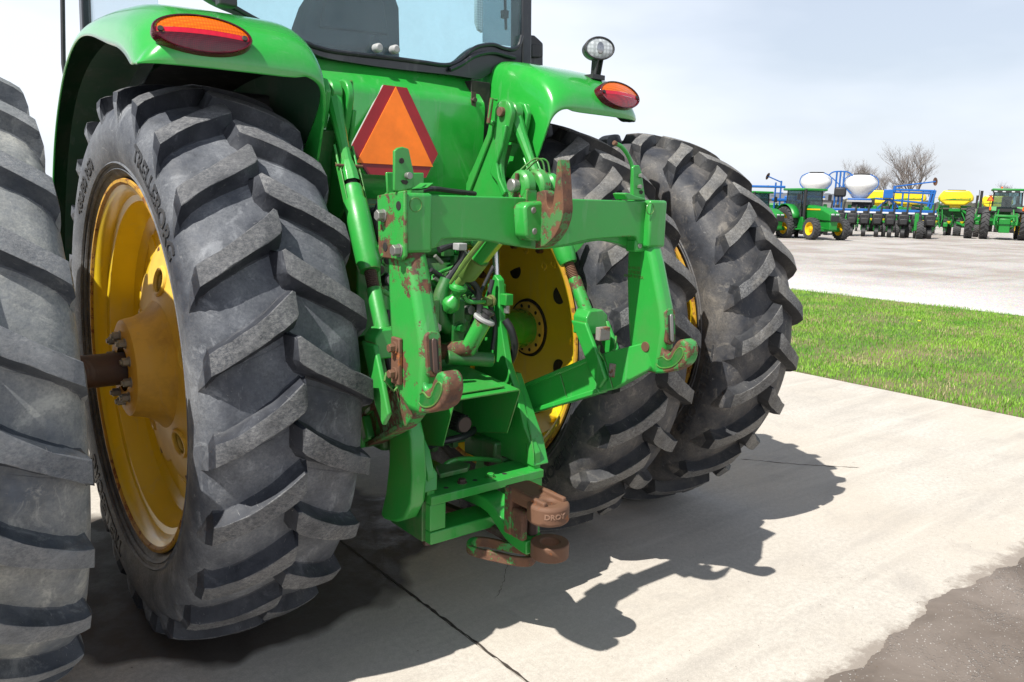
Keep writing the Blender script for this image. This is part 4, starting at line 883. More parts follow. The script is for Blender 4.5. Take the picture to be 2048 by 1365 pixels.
pe = e1+d*.56; g = MB(); g.tube(arcpts([pe, pe+Vector((0, .02, -.05)), pe+Vector((-.02, .05, -.11))], 5), [.026+.010*math.sin(i) for i in range(11)], 14); g.cyl((-.09, -.50, pe.z-.13), (.01, -.50, pe.z-.13), .040, 24); g.cyl((.01, -.50, pe.z-.13), (.018, -.50, pe.z-.13), .020, 20); g.build('link_end', M_hitch, cl, bevel=.003)
# upright lock brackets on top of the beam
def plate(name, pts, y, th, m_, par, bv=.003):
    g = MB(); g.prism(XZpoly(pts, y), (0, th, 0)); return g.build(name, m_, par, bevel=bv)
br = plate('lock_bracket', [(789, 382), (789, 302), (796, 296), (806, 294), (818, 298), (828, 345), (829, 368), (826, 378), (800, 384)], -1.13, .012, M_hitch, qh)
for a, b, r, m_ in ((803, 322, .008, M_hole), (815, 352, .010, M_steel)): p = at(a, b, 1, -1.131); g = MB(); g.cyl((p.x, -1.128, p.z), (p.x, -1.133 if m_ is M_hole else -1.145, p.z), r, 14); g.build('bracket_hole', m_, br)
plate('bracket_slot', [(802, 362), (806, 360), (814, 361), (817, 365), (813, 370), (806, 368)], -1.1325, .002, M_hole, br, 0)
plate('backing_bracket', [(773, 345), (788, 345), (788, 392), (776, 392)], -1.06, .01, M_hitch, br); plate('backing_bracket', [(822, 346), (848, 346), (848, 388), (822, 388)], -1.05, .03, M_hitch, br)
g = MB(); q = [at(a, b, 1, -1.09) for a, b in ((800, 381), (818, 381), (836, 378), (848, 369))]; g.add([tuple(v+Vector((0, dy, dz))) for dz in (0, .004) for dy in (-.05, .02) for v in q], [(0, 1, 5, 4), (1, 2, 6, 5), (2, 3, 7, 6), (8, 12, 13, 9), (9, 13, 14, 10), (10, 14, 15, 11)]); g.build('latch_lever', M_hitch, br)
br = plate('lock_bracket', [(1267, 394), (1266, 336), (1270, 331), (1279, 331), (1284, 345), (1291, 398), (1276, 400)], -1.12, .012, M_hitch, qh)
for a, b in ((1280, 352), (1278, 374)): p = at(a, b, 1, -1.121); g = MB(); g.hex((p.x, -1.118, p.z), (p.x, -1.132, p.z), .008); g.build('bracket_bolt', M_steel, br)
plate('bracket_slot', [(1279, 383), (1283, 381), (1287, 384), (1284, 389), (1280, 388)], -1.1225, .002, M_hole, br, 0)
plate('latch_lever', [(1249, 388), (1254, 386), (1262, 388), (1271, 392), (1291, 397), (1292, 401), (1255, 400)], -1.14, .06, M_hitch, br)
g = MB(); P = arcpts([tuple(at(a, b, 1, -1.10)) for a, b in ((1232, 288), (1243, 294), (1254, 308), (1262, 325), (1265, 342), (1264, 392))], 5); g.tube(P, .0075, 10); hd_ = g.build('pull_handle', M_hitch, br)
g = MB(); q = P[0]; g.cyl(q, q+(P[0]-P[1]).normalized()*.012, .0085, 12); g.build('handle_tip', M_rust, hd_)

# lift arms, lift links and draft links ------------------------------
for s in (-1, 1):
    la = empty('lift_arm', parent=T)
    # broad casting rising from the rockshaft
    body = [(-.02, 1.50), (-.06, 1.62), (-.16, 1.70), (-.30, 1.88), (-.345, 1.955), (-.365, 2.01), (-.41, 2.035), (-.455, 2.025), (-.478, 1.985), (-.465, 1.93), (-.440, 1.86), (-.415, 1.78), (-.425, 1.71), (-.455, 1.65), (-.44, 1.58), (-.30, 1.50), (-.15, 1.47)]
    PP = arcpts([(0, y, z) for y, z in body], 3)
    inner = s*.352; outer = s*.462
    g = MB(); g.prism([(inner, p.y, p.z) for p in PP], (s*.026, 0, 0)); g.build('arm_cheek', M_hitch, la, bevel=.007, seg=3)
    up_ = [(y, z) for y, z in body if z > 1.80]; g = MB(); g.prism([(s*.44, y, z) for y, z in up_], (s*.024, 0, 0)); g.build('arm_cheek', M_hitch, la, bevel=.007, seg=3)
    g = MB(); low = [(-.06, 1.50), (-.08, 1.62), (-.19, 1.72), (-.31, 1.86), (-.38, 1.86), (-.345, 1.76), (-.33, 1.64), (-.26, 1.50)]; g.prism([(s*.375, y, z) for y, z in low], (s*.068, 0, 0)); g.build('arm_web', M_cast, la, bevel=.006)
    g = MB(); g.cyl((s*.335, -.42, 1.985), (s*.480, -.42, 1.985), .020, 20); g.build('lift_pin', M_rust, la)
    g = MB(); g.tube([(s*.345, -.39, 2.035), (s*.318, -.39, 2.035), (s*.312, -.375, 1.94), (s*.345, -.37, 1.935)], .006, 8); g.build('pin_keeper', M_hitch, la); g = MB(); g.cyl((s*.322, -.385, 2.04), (s*.315, -.375, 1.94), .009, 10); g.build('keeper_pin', M_rust, la)
    g = MB(); g.cyl((s*.20, -.17, 1.55), (s*.46, -.17, 1.55), .085, 32); g.build('rockshaft', M_cast, la, bevel=.003)
    g = MB(); g.prism([(inner, y, z) for y, z in ((-.452, 1.64), (-.41, 1.70), (-.36, 1.74), (-.39, 1.80), (-.44, 1.93), (-.465, 1.93), (-.44, 1.84), (-.405, 1.78), (-.425, 1.72), (-.47, 1.66))], (-s*.016, 0, 0)); g.build('arm_rib', M_hitch, la, bevel=.005)
    # raised rib on the inner face
    g = MB(); g.prism([(inner, y, z) for y, z in ((-.10, 1.60), (-.14, 1.63), (-.33, 1.90), (-.35, 1.96), (-.37, 1.95), (-.36, 1.89), (-.17, 1.59))], (-s*.012, 0, 0)); g.build('arm_rib', M_hitch, la, bevel=.004)
    # lift link
    lk = empty('lift_link', parent=T)
    A = Vector((s*.410, -.42, 1.985)); Bq = Vector((s*.468, -.965, 1.01)); D = Bq-A; Ln = D.length; d = D.normalized()
    def pt(z): return A+D*((A.z-z)/(A.z-Bq.z))
    g = MB(); g.cyl(A-Vector((.022, 0, 0)), A+Vector((.022, 0, 0)), .044, 28, ch=.006); g.tube([A+d*.02, A+d*.10, A+d*.20, pt(1.74)], [.034, .024, .019, .020], 10); g.build('link_rod', M_hitch, lk)
    g = MB(); g.lathe(pt(1.70), d, [(-.05, 0), (-.05, .022), (-.01, .030), (.03, .032)], 8)
    for o_ in (-.034, .034):
        e = Vector((o_, 0, 0)); g.tube([pt(1.80)+e*1.0, pt(1.70)+e, pt(1.62)+e*.95], .005, 6)
        c = pt(1.67)+e; w_ = Vector((0, .022, .012)); g.add([c+w_+d*-.07, c-w_+d*-.07, c-w_+d*.09, c+w_+d*.09]+[v+Vector((o_*.12, 0, 0)) for v in (c+w_+d*-.07, c-w_+d*-.07, c-w_+d*.09, c+w_+d*.09)], [(0, 1, 2, 3), (7, 6, 5, 4), (0, 4, 5, 1), (1, 5, 6, 2), (2, 6, 7, 3), (3, 7, 4, 0)])
    g.build('fork_clamp', M_hitch, lk, bevel=.002)
    c = pt(1.73); g = MB(); g.cyl(c+Vector((-.05, -.012, 0)), c+Vector((.05, -.012, 0)), .005, 10); g.build('clamp_pin', M_rust, lk)
    g = MB(); g.tube([pt(1.72), pt(1.64)], .021, 14); g.build('greasy_thread', M_hole, lk)
    g = MB(); a = pt(1.66); l = (pt(1.385)-a).length; g.lathe(a, d, [(0, 0), (0, .030), (.012, .034), (.05, .034), (.06, .040), (l*.45, .042), (l*.9, .041), (l*.97, .037), (l, .034), (l, 0)], 24); bl_ = g.build('link_barrel', M_hitch, lk)
    c = pt(1.455)+Vector((.030, -.030, 0)); g = MB()
    g.prism([c+Vector(v) for v in ((0, 0, -.035), (0, 0, .01), (.03, -.015, .035), (.045, -.02, .040), (.052, -.024, .022), (.03, -.015, -.01), (.01, 0, -.035))], (.004, .018, 0)); g.cyl(c+Vector((.040, -.014, .026)), c+Vector((.044, -.002, .026)), .016, 18); g.build('barrel_tab', M_hitch, bl_, bevel=.003)
    a = pt(1.39); b = pt(1.325); l = (b-a).length; pr = []
    for k in range(23): pr.append((l*k/22, .0215 if k % 2 else .0185))
    g = MB(); g.lathe(a, d, [(0, 0)]+pr+[(l, 0)], 18); g.build('threaded_rod', M_rustdk if s < 0 else M_rust, lk)
    a = pt(1.33); l = (pt(1.15)-a).length; g = MB(); g.lathe(a, d, [(0, 0), (0, .024), (.01, .026), (l*.7, .026), (l, .028), (l, 0)], 20); g.build('link_tube', M_hitch if s < 0 else M_hitchR, lk)
    # forked foot
    g = MB(); f0 = pt(1.17)
    for side_ in (-1, 1):
        e = Vector((side_*.048, 0, 0)); k = [f0+Vector((side_*.012, .03, .035)), f0+Vector((side_*.012, -.032, .03))]
        P = [(f0+e+Vector((0, .040, .0))), (f0+e+Vector((0, -.045, .0))), (pt(1.06)+e+Vector((0, -.046, 0))), (pt(.97)+e+Vector((0, -.042, .0))), (pt(.955)+e+Vector((0, 0, -.030))), (pt(.97)+e+Vector((0, .042, .01))), (pt(1.08)+e+Vector((0, .036, 0)))]
        g.prism([tuple(v) for v in P], (side_*.018, 0, 0))
    c = f0; g.prism([tuple(c+Vector(v)) for v in ((-.058, -.045, -.05), (-.058, -.045, .02), (-.034, -.036, .045), (.034, -.036, .045), (.058, -.045, .02), (.058, -.045, -.05))], (0, .078, 0))
    ff = g.build('link_fork', M_hitch, lk, bevel=.006, seg=3)
    for z, w in (((1.13, .030), (1.00, .030)) if s > 0 else ()):
        c = pt(z)+Vector((-.005, -.060, 0)); g = MB(); g.box((c.x-.034, c.y-.016, c.z-.026), (c.x+.022, c.y+.01, c.z+.026)); g.build('square_pin', paint('worn_grey_steel%d' % int(z*100+s), (.26, .245, .23), .5, .6, coat=0, rust=(.2, .09, .05), rustamt=.55, edge=True), lk, bevel=.003)
    c = pt(1.09); g = MB(); g.tube([c+Vector((-.05, -.06, .0)), c+Vector((-.065, -.075, -.02)), c+Vector((-.03, -.07, -.06)), c+Vector((.03, -.07, -.015)), c+Vector((.04, -.06, .03))], .004, 8); g.build('safety_clip', M_hitch, lk)
    # draft link (lower arm)
    dl = empty('draft_link', parent=T)
    p1 = Vector((s*.325, -.52, .755)); p2 = Vector((s*.500, -1.185, 1.085)); dd = (p2-p1).normalized(); sd_ = Vector((1, 0, 0)); n_ = sd_.cross(dd).normalized()
    if n_.z < 0: n_ = -n_
    sx = dd.cross(n_).normalized(); LL = (p2-p1).length
    def bar(g, t0, t1, h0, h1, w, lift0=0, lift1=0):
        a = p1+dd*t0; b = p1+dd*t1; vs = []
        for c, h, lf in ((a, h0, lift0), (b, h1, lift1)): vs += [c+sx*w/2+n_*(h/2+lf), c-sx*w/2+n_*(h/2+lf), c-sx*w/2-n_*(h/2-lf), c+sx*w/2-n_*(h/2-lf)]
        g.add(vs, [(0, 1, 2, 3), (7, 6, 5, 4), (0, 4, 5, 1), (1, 5, 6, 2), (2, 6, 7, 3), (3, 7, 4, 0)])
    g = MB(); bar(g, 0, .34, .105, .115, .036); bar(g, .339, .56, .115, .145, .040, 0, -.006); bar(g, .559, LL, .145, .095, .044, -.006, 0); m_ = M_hitch if s > 0 else M_hk; bd = g.build('arm_bar', m_, dl, bevel=.006, seg=3)
    g = MB(); bar(g, .02, .50, .018, .020, .064, .050, .062); bar(g, .02, .50, .018, .020, .064, -.050, -.066); g.build('arm_flange', m_, bd, bevel=.004)
    c = p1+dd*.10; g = MB(); bar(g, .055, .135, .085, .088, .095); g.build('arm_boss', M_hitch, bd, bevel=.010, seg=3)
    g = MB(); g.cyl(p1-sx*.05, p1+sx*.05, .055, 28); g.build('ball_end', M_hitch, dl, bevel=.003)

# ------------------------------------------------------------------ drawbar and its frame
df = empty('drawbar_frame', parent=T)
for s in (-1, 1):
    P = [(-.42, .98), (-.44, 1.12), (-.49, 1.25), (-.545, 1.33), (-.575, 1.31), (-.590, 1.15), (-.64, .98), (-.700, .885), (-.765, .74), (-.835, .655), (-.835, .585), (-.42, .585)]
    if s < 0: P = [(-.55, .90), (-.62, .90), (-.69, .845), (-.80, .74), (-.835, .655), (-.835, .585), (-.60, .585)]
    g = MB(); g.prism([(s*.232, y, z) for y, z in P], (s*.032, 0, 0)); sp = g.build('side_plate', M_hitch, df, bevel=.004)
    # rear flange: chamfered pads
    fl = [(.30, .935), (.30, .76), (.305, .70), (.305, .60), (.225, .60), (.225, .665), (.245, .72), (.262, .80), (.262, .935)]
    ys = {.935: -.655, .76: -.765, .70: -.80, .60: -.838, .665: -.838, .72: -.79, .80: -.735}
    vs = [(s*x, ys[z], z) for x, z in fl]; g = MB(); n = len(vs); g.add(vs+[(x, y+.045, z) for x, y, z in vs], [tuple(range(n)) if s < 0 else tuple(range(n))[::-1], tuple(range(2*n-1, n-1, -1)) if s < 0 else tuple(range(n, 2*n))]+[((i, i+n, (i+1) % n+n, (i+1) % n) if s < 0 else ((i+1) % n, (i+1) % n+n, i+n, i)) for i in range(n)]); g.build('plate_flange', M_hitch, sp, bevel=.004)
g = MB(); g.box((-.262, -.858, .555), (.262, -.70, .588)); cp = g.build('cross_plate', M_hitch, df, bevel=.003)
g = MB(); g.box((-.262, -.854, .405), (.262, -.73, .452)); g.build('lower_bar', M_hitch, df, bevel=.004)
for x in (-.262, .195): g = MB(); g.box((x, -.850, .4535), (x+.067, -.70, .5535)); g.build('spacer_block', M_hitch, df, bevel=.004)
for s in (-1, 1): g = MB(); g.box((s*.262-.015, -.82, .41), (s*.262+.015, -.60, .56)); g.build('frame_rail', M_cast, df, bevel=.003)
for px, py, k in ((924, 966, 1), (950, 961, 0), (981, 955, 1), (1009, 948, 0), (892, 976, 0)):
    p = at(px, py, 2, .588); g = MB()
    if k: g.cyl((p.x, p.y, .587), (p.x, p.y, .592), .019, 20); g.hex((p.x, p.y, .591), (p.x, p.y, .604), .015); g.build('plate_bolt', M_rustdk if px < 950 else M_hitch, cp, bevel=.002)
    else: g.cyl((p.x, p.y, .586), (p.x, p.y, .5888), .010, 16, ch=.0005); g.build('plate_hole', M_hole, cp)
p = at(855, 1069, 1, -.80); g = MB(); g.hex((p.x, -.80, .407), (p.x, -.80, .385), .018); g.build('bar_bolt', M_rustdk, df)
db = empty('drawbar', parent=T); db['label'] = 'rusty clevis drawbar'
# offset drawbar bent down to the rear: side profile in (y, z)
cen = arcpts([(0, -.30, .505), (0, -.70, .505), (0, -.80, .510), (0, -.88, .503), (0, -.94, .470), (0, -1.00, .437), (0, -1.07, .425), (0, -1.105, .425)], 5)
EY_ = at(1100, 1083, 2, .452); CV_ = at(1097, 1003, 2, .628)
g = MB(); wds = []
for i, p in enumerate(cen):
    t = (cen[min(i+1, len(cen)-1)]-cen[max(0, i-1)]).normalized(); nn = Vector((0, -t.z, t.y)); 
    if nn.z < 0: nn = -nn
    w = .046; x0 = .020
    g.v += [tuple(p+nn*.024+Vector((x0-w, 0, 0))), tuple(p+nn*.024+Vector((x0+w, 0, 0))), tuple(p-nn*.024+Vector((x0+w, 0, 0))), tuple(p-nn*.024+Vector((x0-w, 0, 0)))]
n = len(cen)
for i in range(n-1):
    for k in range(4): g.f.append((i*4+k, i*4+(k+1) % 4, (i+1)*4+(k+1) % 4, (i+1)*4+k)); g.m.append(0)
g.f += [(3, 2, 1, 0), ((n-1)*4, (n-1)*4+1, (n-1)*4+2, (n-1)*4+3)]; g.m += [0, 0]
g.build('drawbar_beam', M_hitch, db, bevel=.004)
ex_, ey_ = .015, -1.215
def annulus(g, c, ro, ri, z0, z1, a0=0, a1=2*PI, seg=48, sq=1.0):
    full = abs(a1-a0-2*PI) < 1e-6; ns = seg if full else seg+1; o = len(g.v)
    for z in (z0, z1):
        for r in (ro, ri):
            for k in range(ns): a = a0+(a1-a0)*k/seg; g.v.append((c[0]+r*math.cos(a), c[1]+r*math.sin(a)*sq, z))
    def id_(zi, ri_, k): return o+(zi*2+ri_)*ns+(k % ns if full else k)
    for k in range(seg):
        for q in ((id_(1, 0, k), id_(1, 0, k+1), id_(1, 1, k+1), id_(1, 1, k)), (id_(0, 1, k), id_(0, 1, k+1), id_(0, 0, k+1), id_(0, 0, k)), (id_(0, 0, k), id_(0, 0, k+1), id_(1, 0, k+1), id_(1, 0, k)), (id_(1, 1, k), id_(1, 1, k+1), id_(0, 1, k+1), id_(0, 1, k))): g.f.append(q); g.m.append(0)
    if not full:
        for k in (0, seg): g.f.append((id_(0, 0, k), id_(1, 0, k), id_(1, 1, k), id_(0, 1, k)) if k == 0 else (id_(0, 1, k), id_(1, 1, k), id_(1, 0, k), id_(0, 0, k))); g.m.append(0)
    return g
# eye at the very end of the drawbar
g = annulus(MB(), (EY_.x, EY_.y), .068, .034, .398, .452); g.build('drawbar_eye', M_rust, db, bevel=.004)
# hammer strap clevis on top
g = MB(); g.box((ex_-.058, -1.035, .450), (ex_+.050, -.990, .628)); g.box((ex_-.058, -1.10, .450), (ex_-.030, -1.035, .560)); g.build('clevis_post', M_hk, db, bevel=.010, seg=3)
g = MB(); annulus(g, (CV_.x, CV_.y), .072, .026, .560, .628); g.box((ex_-.055, CV_.y+.045, .575), (ex_+.050, -1.00, .632)); cv = g.build('clevis_ring', M_rust, db, bevel=.012, seg=3)
g = MB(); g.box((CV_.x-.030, CV_.y-.045, .575), (CV_.x+.028, CV_.y+.040, .600)); g.build('clevis_slot', M_rustdk, cv)
for x in (-.052, .034): g = MB(); g.box((CV_.x+x, CV_.y-.035, .62), (CV_.x+x+.018, CV_.y+.09, .643)); g.build('slot_wall', M_rust, cv, bevel=.006, seg=3)
vs, fs = text_mesh('DROY', .027, .0018, .001); g = MB()
for v in vs:
    a = -1.95+v.x/.072; g.v.append((CV_.x+(.0725+v.z*.8)*math.cos(a), CV_.y+(.0725+v.z*.8)*math.sin(a), .598+v.y*.9))
g.f = list(fs); g.m = [0]*len(fs); g.build('cast_lettering', simple('worn_letter_edge', (.26, .15, .10), .5), cv, smooth=False)
g = MB(); g.cyl((ex_+.02, -1.06, .45), (ex_+.02, -1.06, .56), .022, 20); g.build('clevis_pin', M_rustdk, db)
g = MB(); g.prism([(ex_+.030, -1.0, .45), (ex_+.030, -1.07, .45), (ex_+.030, -1.04, .60), (ex_+.030, -.995, .60)], (.022, 0, 0)); g.build('clevis_rib', M_hitch, db, bevel=.003)
# loop handle under the drawbar, to the left
lp = []
for k in range(41):
    a = 2*PI*k/40; sx_ = (abs(math.cos(a))**.55)*(1 if math.cos(a) >= 0 else -1); sy_ = (abs(math.sin(a))**.75)*(1 if math.sin(a) >= 0 else -1)
    lp.append((sx_, sy_))
pa = Vector((-.10, -.86, .37)); pb = Vector((.045, -1.07, .355))
axL = (pb-pa)/2*1.02; cxy = (pa+pb)/2; axW = Vector((-axL.y, axL.x, 0)).normalized()*-.058
cen_ = [cxy+axL*a+axW*b for a, b in lp]; g = MB(); ins = .020
for c, (a, b) in zip(cen_, lp):
    o_ = (c-cxy); o_.z = 0; k = ins/o_.length; q = cxy+(c-cxy)*(1-k)
    for P, z in ((c, .018), (q, .018), (q, -.018), (c, -.018)): g.v.append((P.x, P.y, P.z+z))
for i in range(40):
    for k in range(4): g.f.append((i*4+k, i*4+(k+1) % 4, (i+1)*4+(k+1) % 4, (i+1)*4+k)); g.m.append(0)
g.build('support_loop', M_hk, db, bevel=.003)
g = MB(); g.tube([(-.06, -.55, .43), (.02, -.80, .40), (.04, -1.0, .385)], .020, 8); g.build('support_rod', M_rustdk, db)

# ------------------------------------------------------------------ back end of the transmission
ho = empty('rear_housing', parent=T)
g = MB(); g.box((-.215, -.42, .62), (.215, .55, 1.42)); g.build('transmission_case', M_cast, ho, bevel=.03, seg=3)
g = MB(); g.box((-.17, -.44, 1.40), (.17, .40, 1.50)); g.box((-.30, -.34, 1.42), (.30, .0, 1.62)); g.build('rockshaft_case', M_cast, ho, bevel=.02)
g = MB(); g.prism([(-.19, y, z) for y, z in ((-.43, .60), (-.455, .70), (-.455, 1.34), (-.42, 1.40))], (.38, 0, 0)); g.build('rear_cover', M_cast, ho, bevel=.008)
rr_ = random.Random(3)
for k, (x, z) in enumerate([(-.17, 1.30), (-.17, 1.16), (-.17, 1.02), (-.17, .66), (.17, 1.30), (.17, .66), (-.06, 1.33), (.06, 1.33), (.0, .62), (.1, .62), (-.1, .62)]):
    g = MB(); g.cyl((x, -.455, z), (x, -.462, z), .020, 16); g.hex((x, -.46, z), (x, -.482, z), .016); g.build('case_bolt', M_cast, ho, bevel=.002)
# bolted straps seen left of centre
for px in (868, 918):
    x = at(px, 650, 1, -.62).x; g = MB(); z0, z1 = at(px, 720, 1, -.62).z, at(px, 600, 1, -.62).z
    g.box((x-.028, -.62, z0), (x+.028, -.46, z1)); st = g.build('strap_bracket', M_cast, ho, bevel=.006)
    for py in (655, 695):
        z = at(px, py, 1, -.62).z; g = MB(); g.cyl((x, -.619, z), (x, -.626, z), .023, 18); g.hex((x, -.625, z), (x, -.648, z), .019); g.build('strap_bolt', M_steel if (px, py) in ((868, 655), (918, 695)) else M_cast, st, bevel=.002)
# curved pipe and breather elbow
P = arcpts([at(895, 560, 1, -.58), at(880, 600, 1, -.58), at(882, 640, 1, -.58), at(905, 658, 1, -.58), at(925, 640, 1, -.58)], 6); g = MB(); g.tube(P, .030, 16); g.build('oil_elbow', M_cast, ho)
# filler neck with silver cap
a = at(938, 696, 1, -.70); b = at(968, 640, 1, -.74); g = MB(); g.tube([a+Vector((-.06, .12, -.03)), a, b], [.032, .034, .033], 20); fn = g.build('filler_neck', M_hitchR, ho)
d = (b-a).normalized(); g = MB(); g.lathe(b, d, [(-.004, 0), (-.004, .042), (.004, .044), (.009, .040), (.009, 0)], 28); g.build('neck_flange', M_lgray, fn); g = MB(); g.lathe(b+d*.008, d, [(0, 0), (0, .018), (.02, .018), (.022, .024), (.032, .024), (.034, 0)], 16); g.build('filler_cap', M_blk, fn)
# thin brake pipe with union
P = [at(928, 592, 1, -.70), at(935, 602, 1, -.70), at(950, 605, 1, -.70), at(972, 604, 1, -.68)]; g = MB(); g.tube(arcpts(P, 4), .008, 10); bp_ = g.build('steel_pipe', M_hitch, ho)
a = at(968, 604, 1, -.68); g = MB(); g.hex(a, a+Vector((.036, .01, 0)), .019); g.cyl(a+Vector((.036, .01, 0)), a+Vector((.048, .012, 0)), .024, 18); g.build('pipe_union', M_olive, bp_, bevel=.002)
# lift cylinder on the right
for s in (-1, 1):
    c = at(1000, 560, 1, -.52) if s > 0 else None; x = s*c.x if c else -.26
    zt_, zm, zb = at(1000, 505, 1, -.52).z, at(1000, 568, 1, -.52).z, at(1000, 640, 1, -.52).z
    g = MB(); g.cyl((x, -.50, zb-.30), (x, -.50, zm), .038, 28, ch=.006); cb = g.build('lift_cylinder', M_hitch, ho)
    g = MB(); g.cyl((x, -.50, zm-.01), (x-.0, -.47, 1.60), .016, 20); g.build('cylinder_rod', M_chrome, cb)
c = at(1013, 600, 1, -.60); g = MB(); g.box((c.x-.018, -.62, c.z-.022), (c.x+.020, -.57, c.z+.024)); hf = g.build('hose_block', M_hitch, ho, bevel=.003)
g = MB(); g.hex((c.x+.004, -.60, c.z-.02), (c.x+.004, -.60, c.z-.055), .013); g.build('hose_fitting', M_steel, hf)
P = arcpts([at(1010, 640, 1, -.60), at(1022, 660, 1, -.62), at(1030, 690, 1, -.62), at(1026, 712, 1, -.60), at(1018, 728, 1, -.58)], 6); g = MB(); g.tube(P, .016, 14); hs = g.build('hydraulic_hose', M_blk, ho)
g = MB(); g.cyl(P[-1], P[-1]+Vector((-.012, .0, -.05)), .019, 14); g.build('hose_ferrule', M_hitch, hs)
# cross tube under the filler
a = at(985, 720, 1, -.70); g = MB(); g.cyl(a, a+Vector((-.18, .05, .02)), .028, 22); ct = g.build('cross_tube', M_cast, ho); g = MB(); g.cyl(a+Vector((.003, -.001, 0)), a+Vector((-.01, .0, 0)), .015, 16); g.build('tube_bore', M_hole, ct)
# the crowd of small fittings, plugs and hoses on the back of the housing
rq = random.Random(12)
for k in range(34):
    x = rq.uniform(-.20, .20); z = rq.uniform(.98, 1.46); y = -.455; r = rq.uniform(.010, .024); L_ = rq.uniform(.02, .09); kind = rq.random(); g = MB()
    if kind < .4: g.cyl((x, y, z), (x, y-.006, z), r*1.3, 14); g.hex((x, y-.005, z), (x, y-L_*.5, z), r); nm, m_ = 'plug_bolt', M_cast
    elif kind < .6: g.box((x-r*1.6, y-L_*.6, z-r*1.8), (x+r*1.6, y+.01, z+r*1.4)); nm, m_ = 'valve_lug', M_cast
    elif kind < .8: g.cyl((x, y, z), (x+.01, y-L_, z+.01), r, 14); g.hex((x+.01, y-L_, z+.01), (x+.012, y-L_-.018, z+.012), r*1.15); nm, m_ = 'line_fitting', (M_steel if k % 3 == 0 else M_hitch)
    else:
        P = arcpts([(x, y-.01, z), (x, y-.07, z+.01), (x+rq.uniform(-.08, .08), y-.09, z+rq.uniform(.03, .10)), (x+rq.uniform(-.14, .14), y-.03, z+rq.uniform(.05, .18))], 5); g.tube(P, r*.55, 10); nm, m_ = 'thin_hose', (M_blk if k % 2 else M_hitch)
    g.build(nm, m_, ho, bevel=.002 if kind < .8 else 0)
for k, pts in enumerate((((862, 600), (868, 640), (862, 700), (880, 745)), ((985, 560), (978, 600), (990, 650), (985, 700)), ((940, 560), (955, 580), (960, 620), (945, 650)), ((760, 400), (750, 440), (762, 500), (752, 560), (770, 640)), ((775, 620), (770, 680), (780, 740)))):
    g = MB(); P = arcpts([at(a_, b_, 1, -.56-.01*k) for a_, b_ in pts], 6); g.tube(P, .010 if k % 2 else .013, 10); g.build('hydraulic_hose', M_blk, ho)
# PTO guard, shaft and stub
pg_ = empty('pto_guard', parent=T)
zt = .915; g = MB(); g.prism([(-.155, -.83, zt), (.150, -.83, zt), (.150, -.46, zt+.030), (-.155, -.46, zt+.030)], (0, 0, .006)); g.build('guard_top', M_hitch, pg_, bevel=.001)
for s in (-1, 1): g = MB(); g.prism([(s*.148, -.832, zt), (s*.148, -.46, zt+.02), (s*.148, -.46, .66), (s*.148, -.76, .73)], (s*.005, 0, 0)); g.build('guard_side', M_hitch, pg_, bevel=.001)
q = [at(a_, b_, 1, -.72) for a_, b_ in ((905, 763), (955, 748), (985, 756), (1018, 766))]
g = MB(); g.prism([(-.12, -.80, zt+.014), (.10, -.80, zt+.014), (.11, -.52, zt+.040), (-.12, -.52, zt+.040)], (0, 0, .005)); g.build('guard_flap', M_hitch, pg_, bevel=.001)
a = at(930, 850, 0, 0.0); g = MB(); g.cyl((0, a.y, a.z), (0, -.44, a.z), .034, 24); n_ = 20
for k in range(n_): th = 2*PI*k/n_; g.cyl((.034*math.cos(th), a.y+.012, a.z+.034*math.sin(th)), (.034*math.cos(th), -.50, a.z+.034*math.sin(th)), .0038, 5)
ps = g.build('pto_shaft', M_hole, ho); g = MB(); g.cyl((0, a.y-.001, a.z), (0, a.y+.008, a.z), .030, 24); g.build('shaft_end', M_rustdk, ps); g = MB(); g.lathe((0, -.465, a.z), (0, -1, 0), [(0, .075), (.012, .075), (.016, .070), (.016, .045)], 32); g.build('seal_ring', M_steel, ps)
g = MB(); g.cyl((.0, -.46, a.z), (0, -.455, a.z), .11, 32); g.build('pto_cover', M_cast, ho)
# loose levers and plates under the guard
g = MB(); P = arcpts([at(880, 940, 1, -.70), at(905, 922, 1, -.70), at(950, 918, 1, -.66), at(1000, 922, 1, -.62)], 5)
g.tube(P, .010, 8); g.build('linkage_rod', M_hitch, ho)
g = MB(); g.prism([tuple(at(a_, b_, 2, .62)) for a_, b_ in ((872, 940), (915, 930), (940, 936), (935, 945), (880, 958))], (0, 0, .018)); g.build('lower_tray', M_cast, ho, bevel=.003)
g = MB(); P = arcpts([at(840, 900, 1, -.55), at(880, 885, 1, -.60), at(930, 872, 1, -.60), at(960, 850, 1, -.5)], 5); g.tube(P, .014, 10); g.build('black_hose', M_blk, ho)
c = at(1012, 905, 1, -.62); g = MB(); g.box((c.x-.06, -.62, c.z-.05), (c.x+.04, -.40, c.z+.05)); bb = g.build('pivot_block', M_cast, ho, bevel=.012, seg=3); g = MB(); g.cyl((c.x, -.618, c.z), (c.x, -.628, c.z), .024, 20); g.build('pivot_bore', M_hole, bb); g = MB(); g.hex((c.x-.085, -.60, c.z-.03), (c.x-.085, -.635, c.z-.03), .018); g.build('pivot_bolt', M_rustdk, bb)
# left sway block outside the frame
P = [(778, 862), (800, 838), (812, 836), (822, 880), (826, 960), (822, 1010), (808, 1040), (790, 1046), (766, 1040), (760, 1028), (770, 985), (776, 930)]
g = MB(); g.prism([tuple(at(a_, b_, 0, -.34)) for a_, b_ in P], (.06, 0, 0)); g.build('sway_block', M_hitch, T, bevel=.012, seg=3)
g = MB(); g.prism([(.34, y, z) for y, z in ((-.35, .40), (-.62, .42), (-.66, .50), (-.62, .84), (-.50, .86))], (-.06, 0, 0)); g.build('sway_block', M_hitch, T, bevel=.012, seg=3)
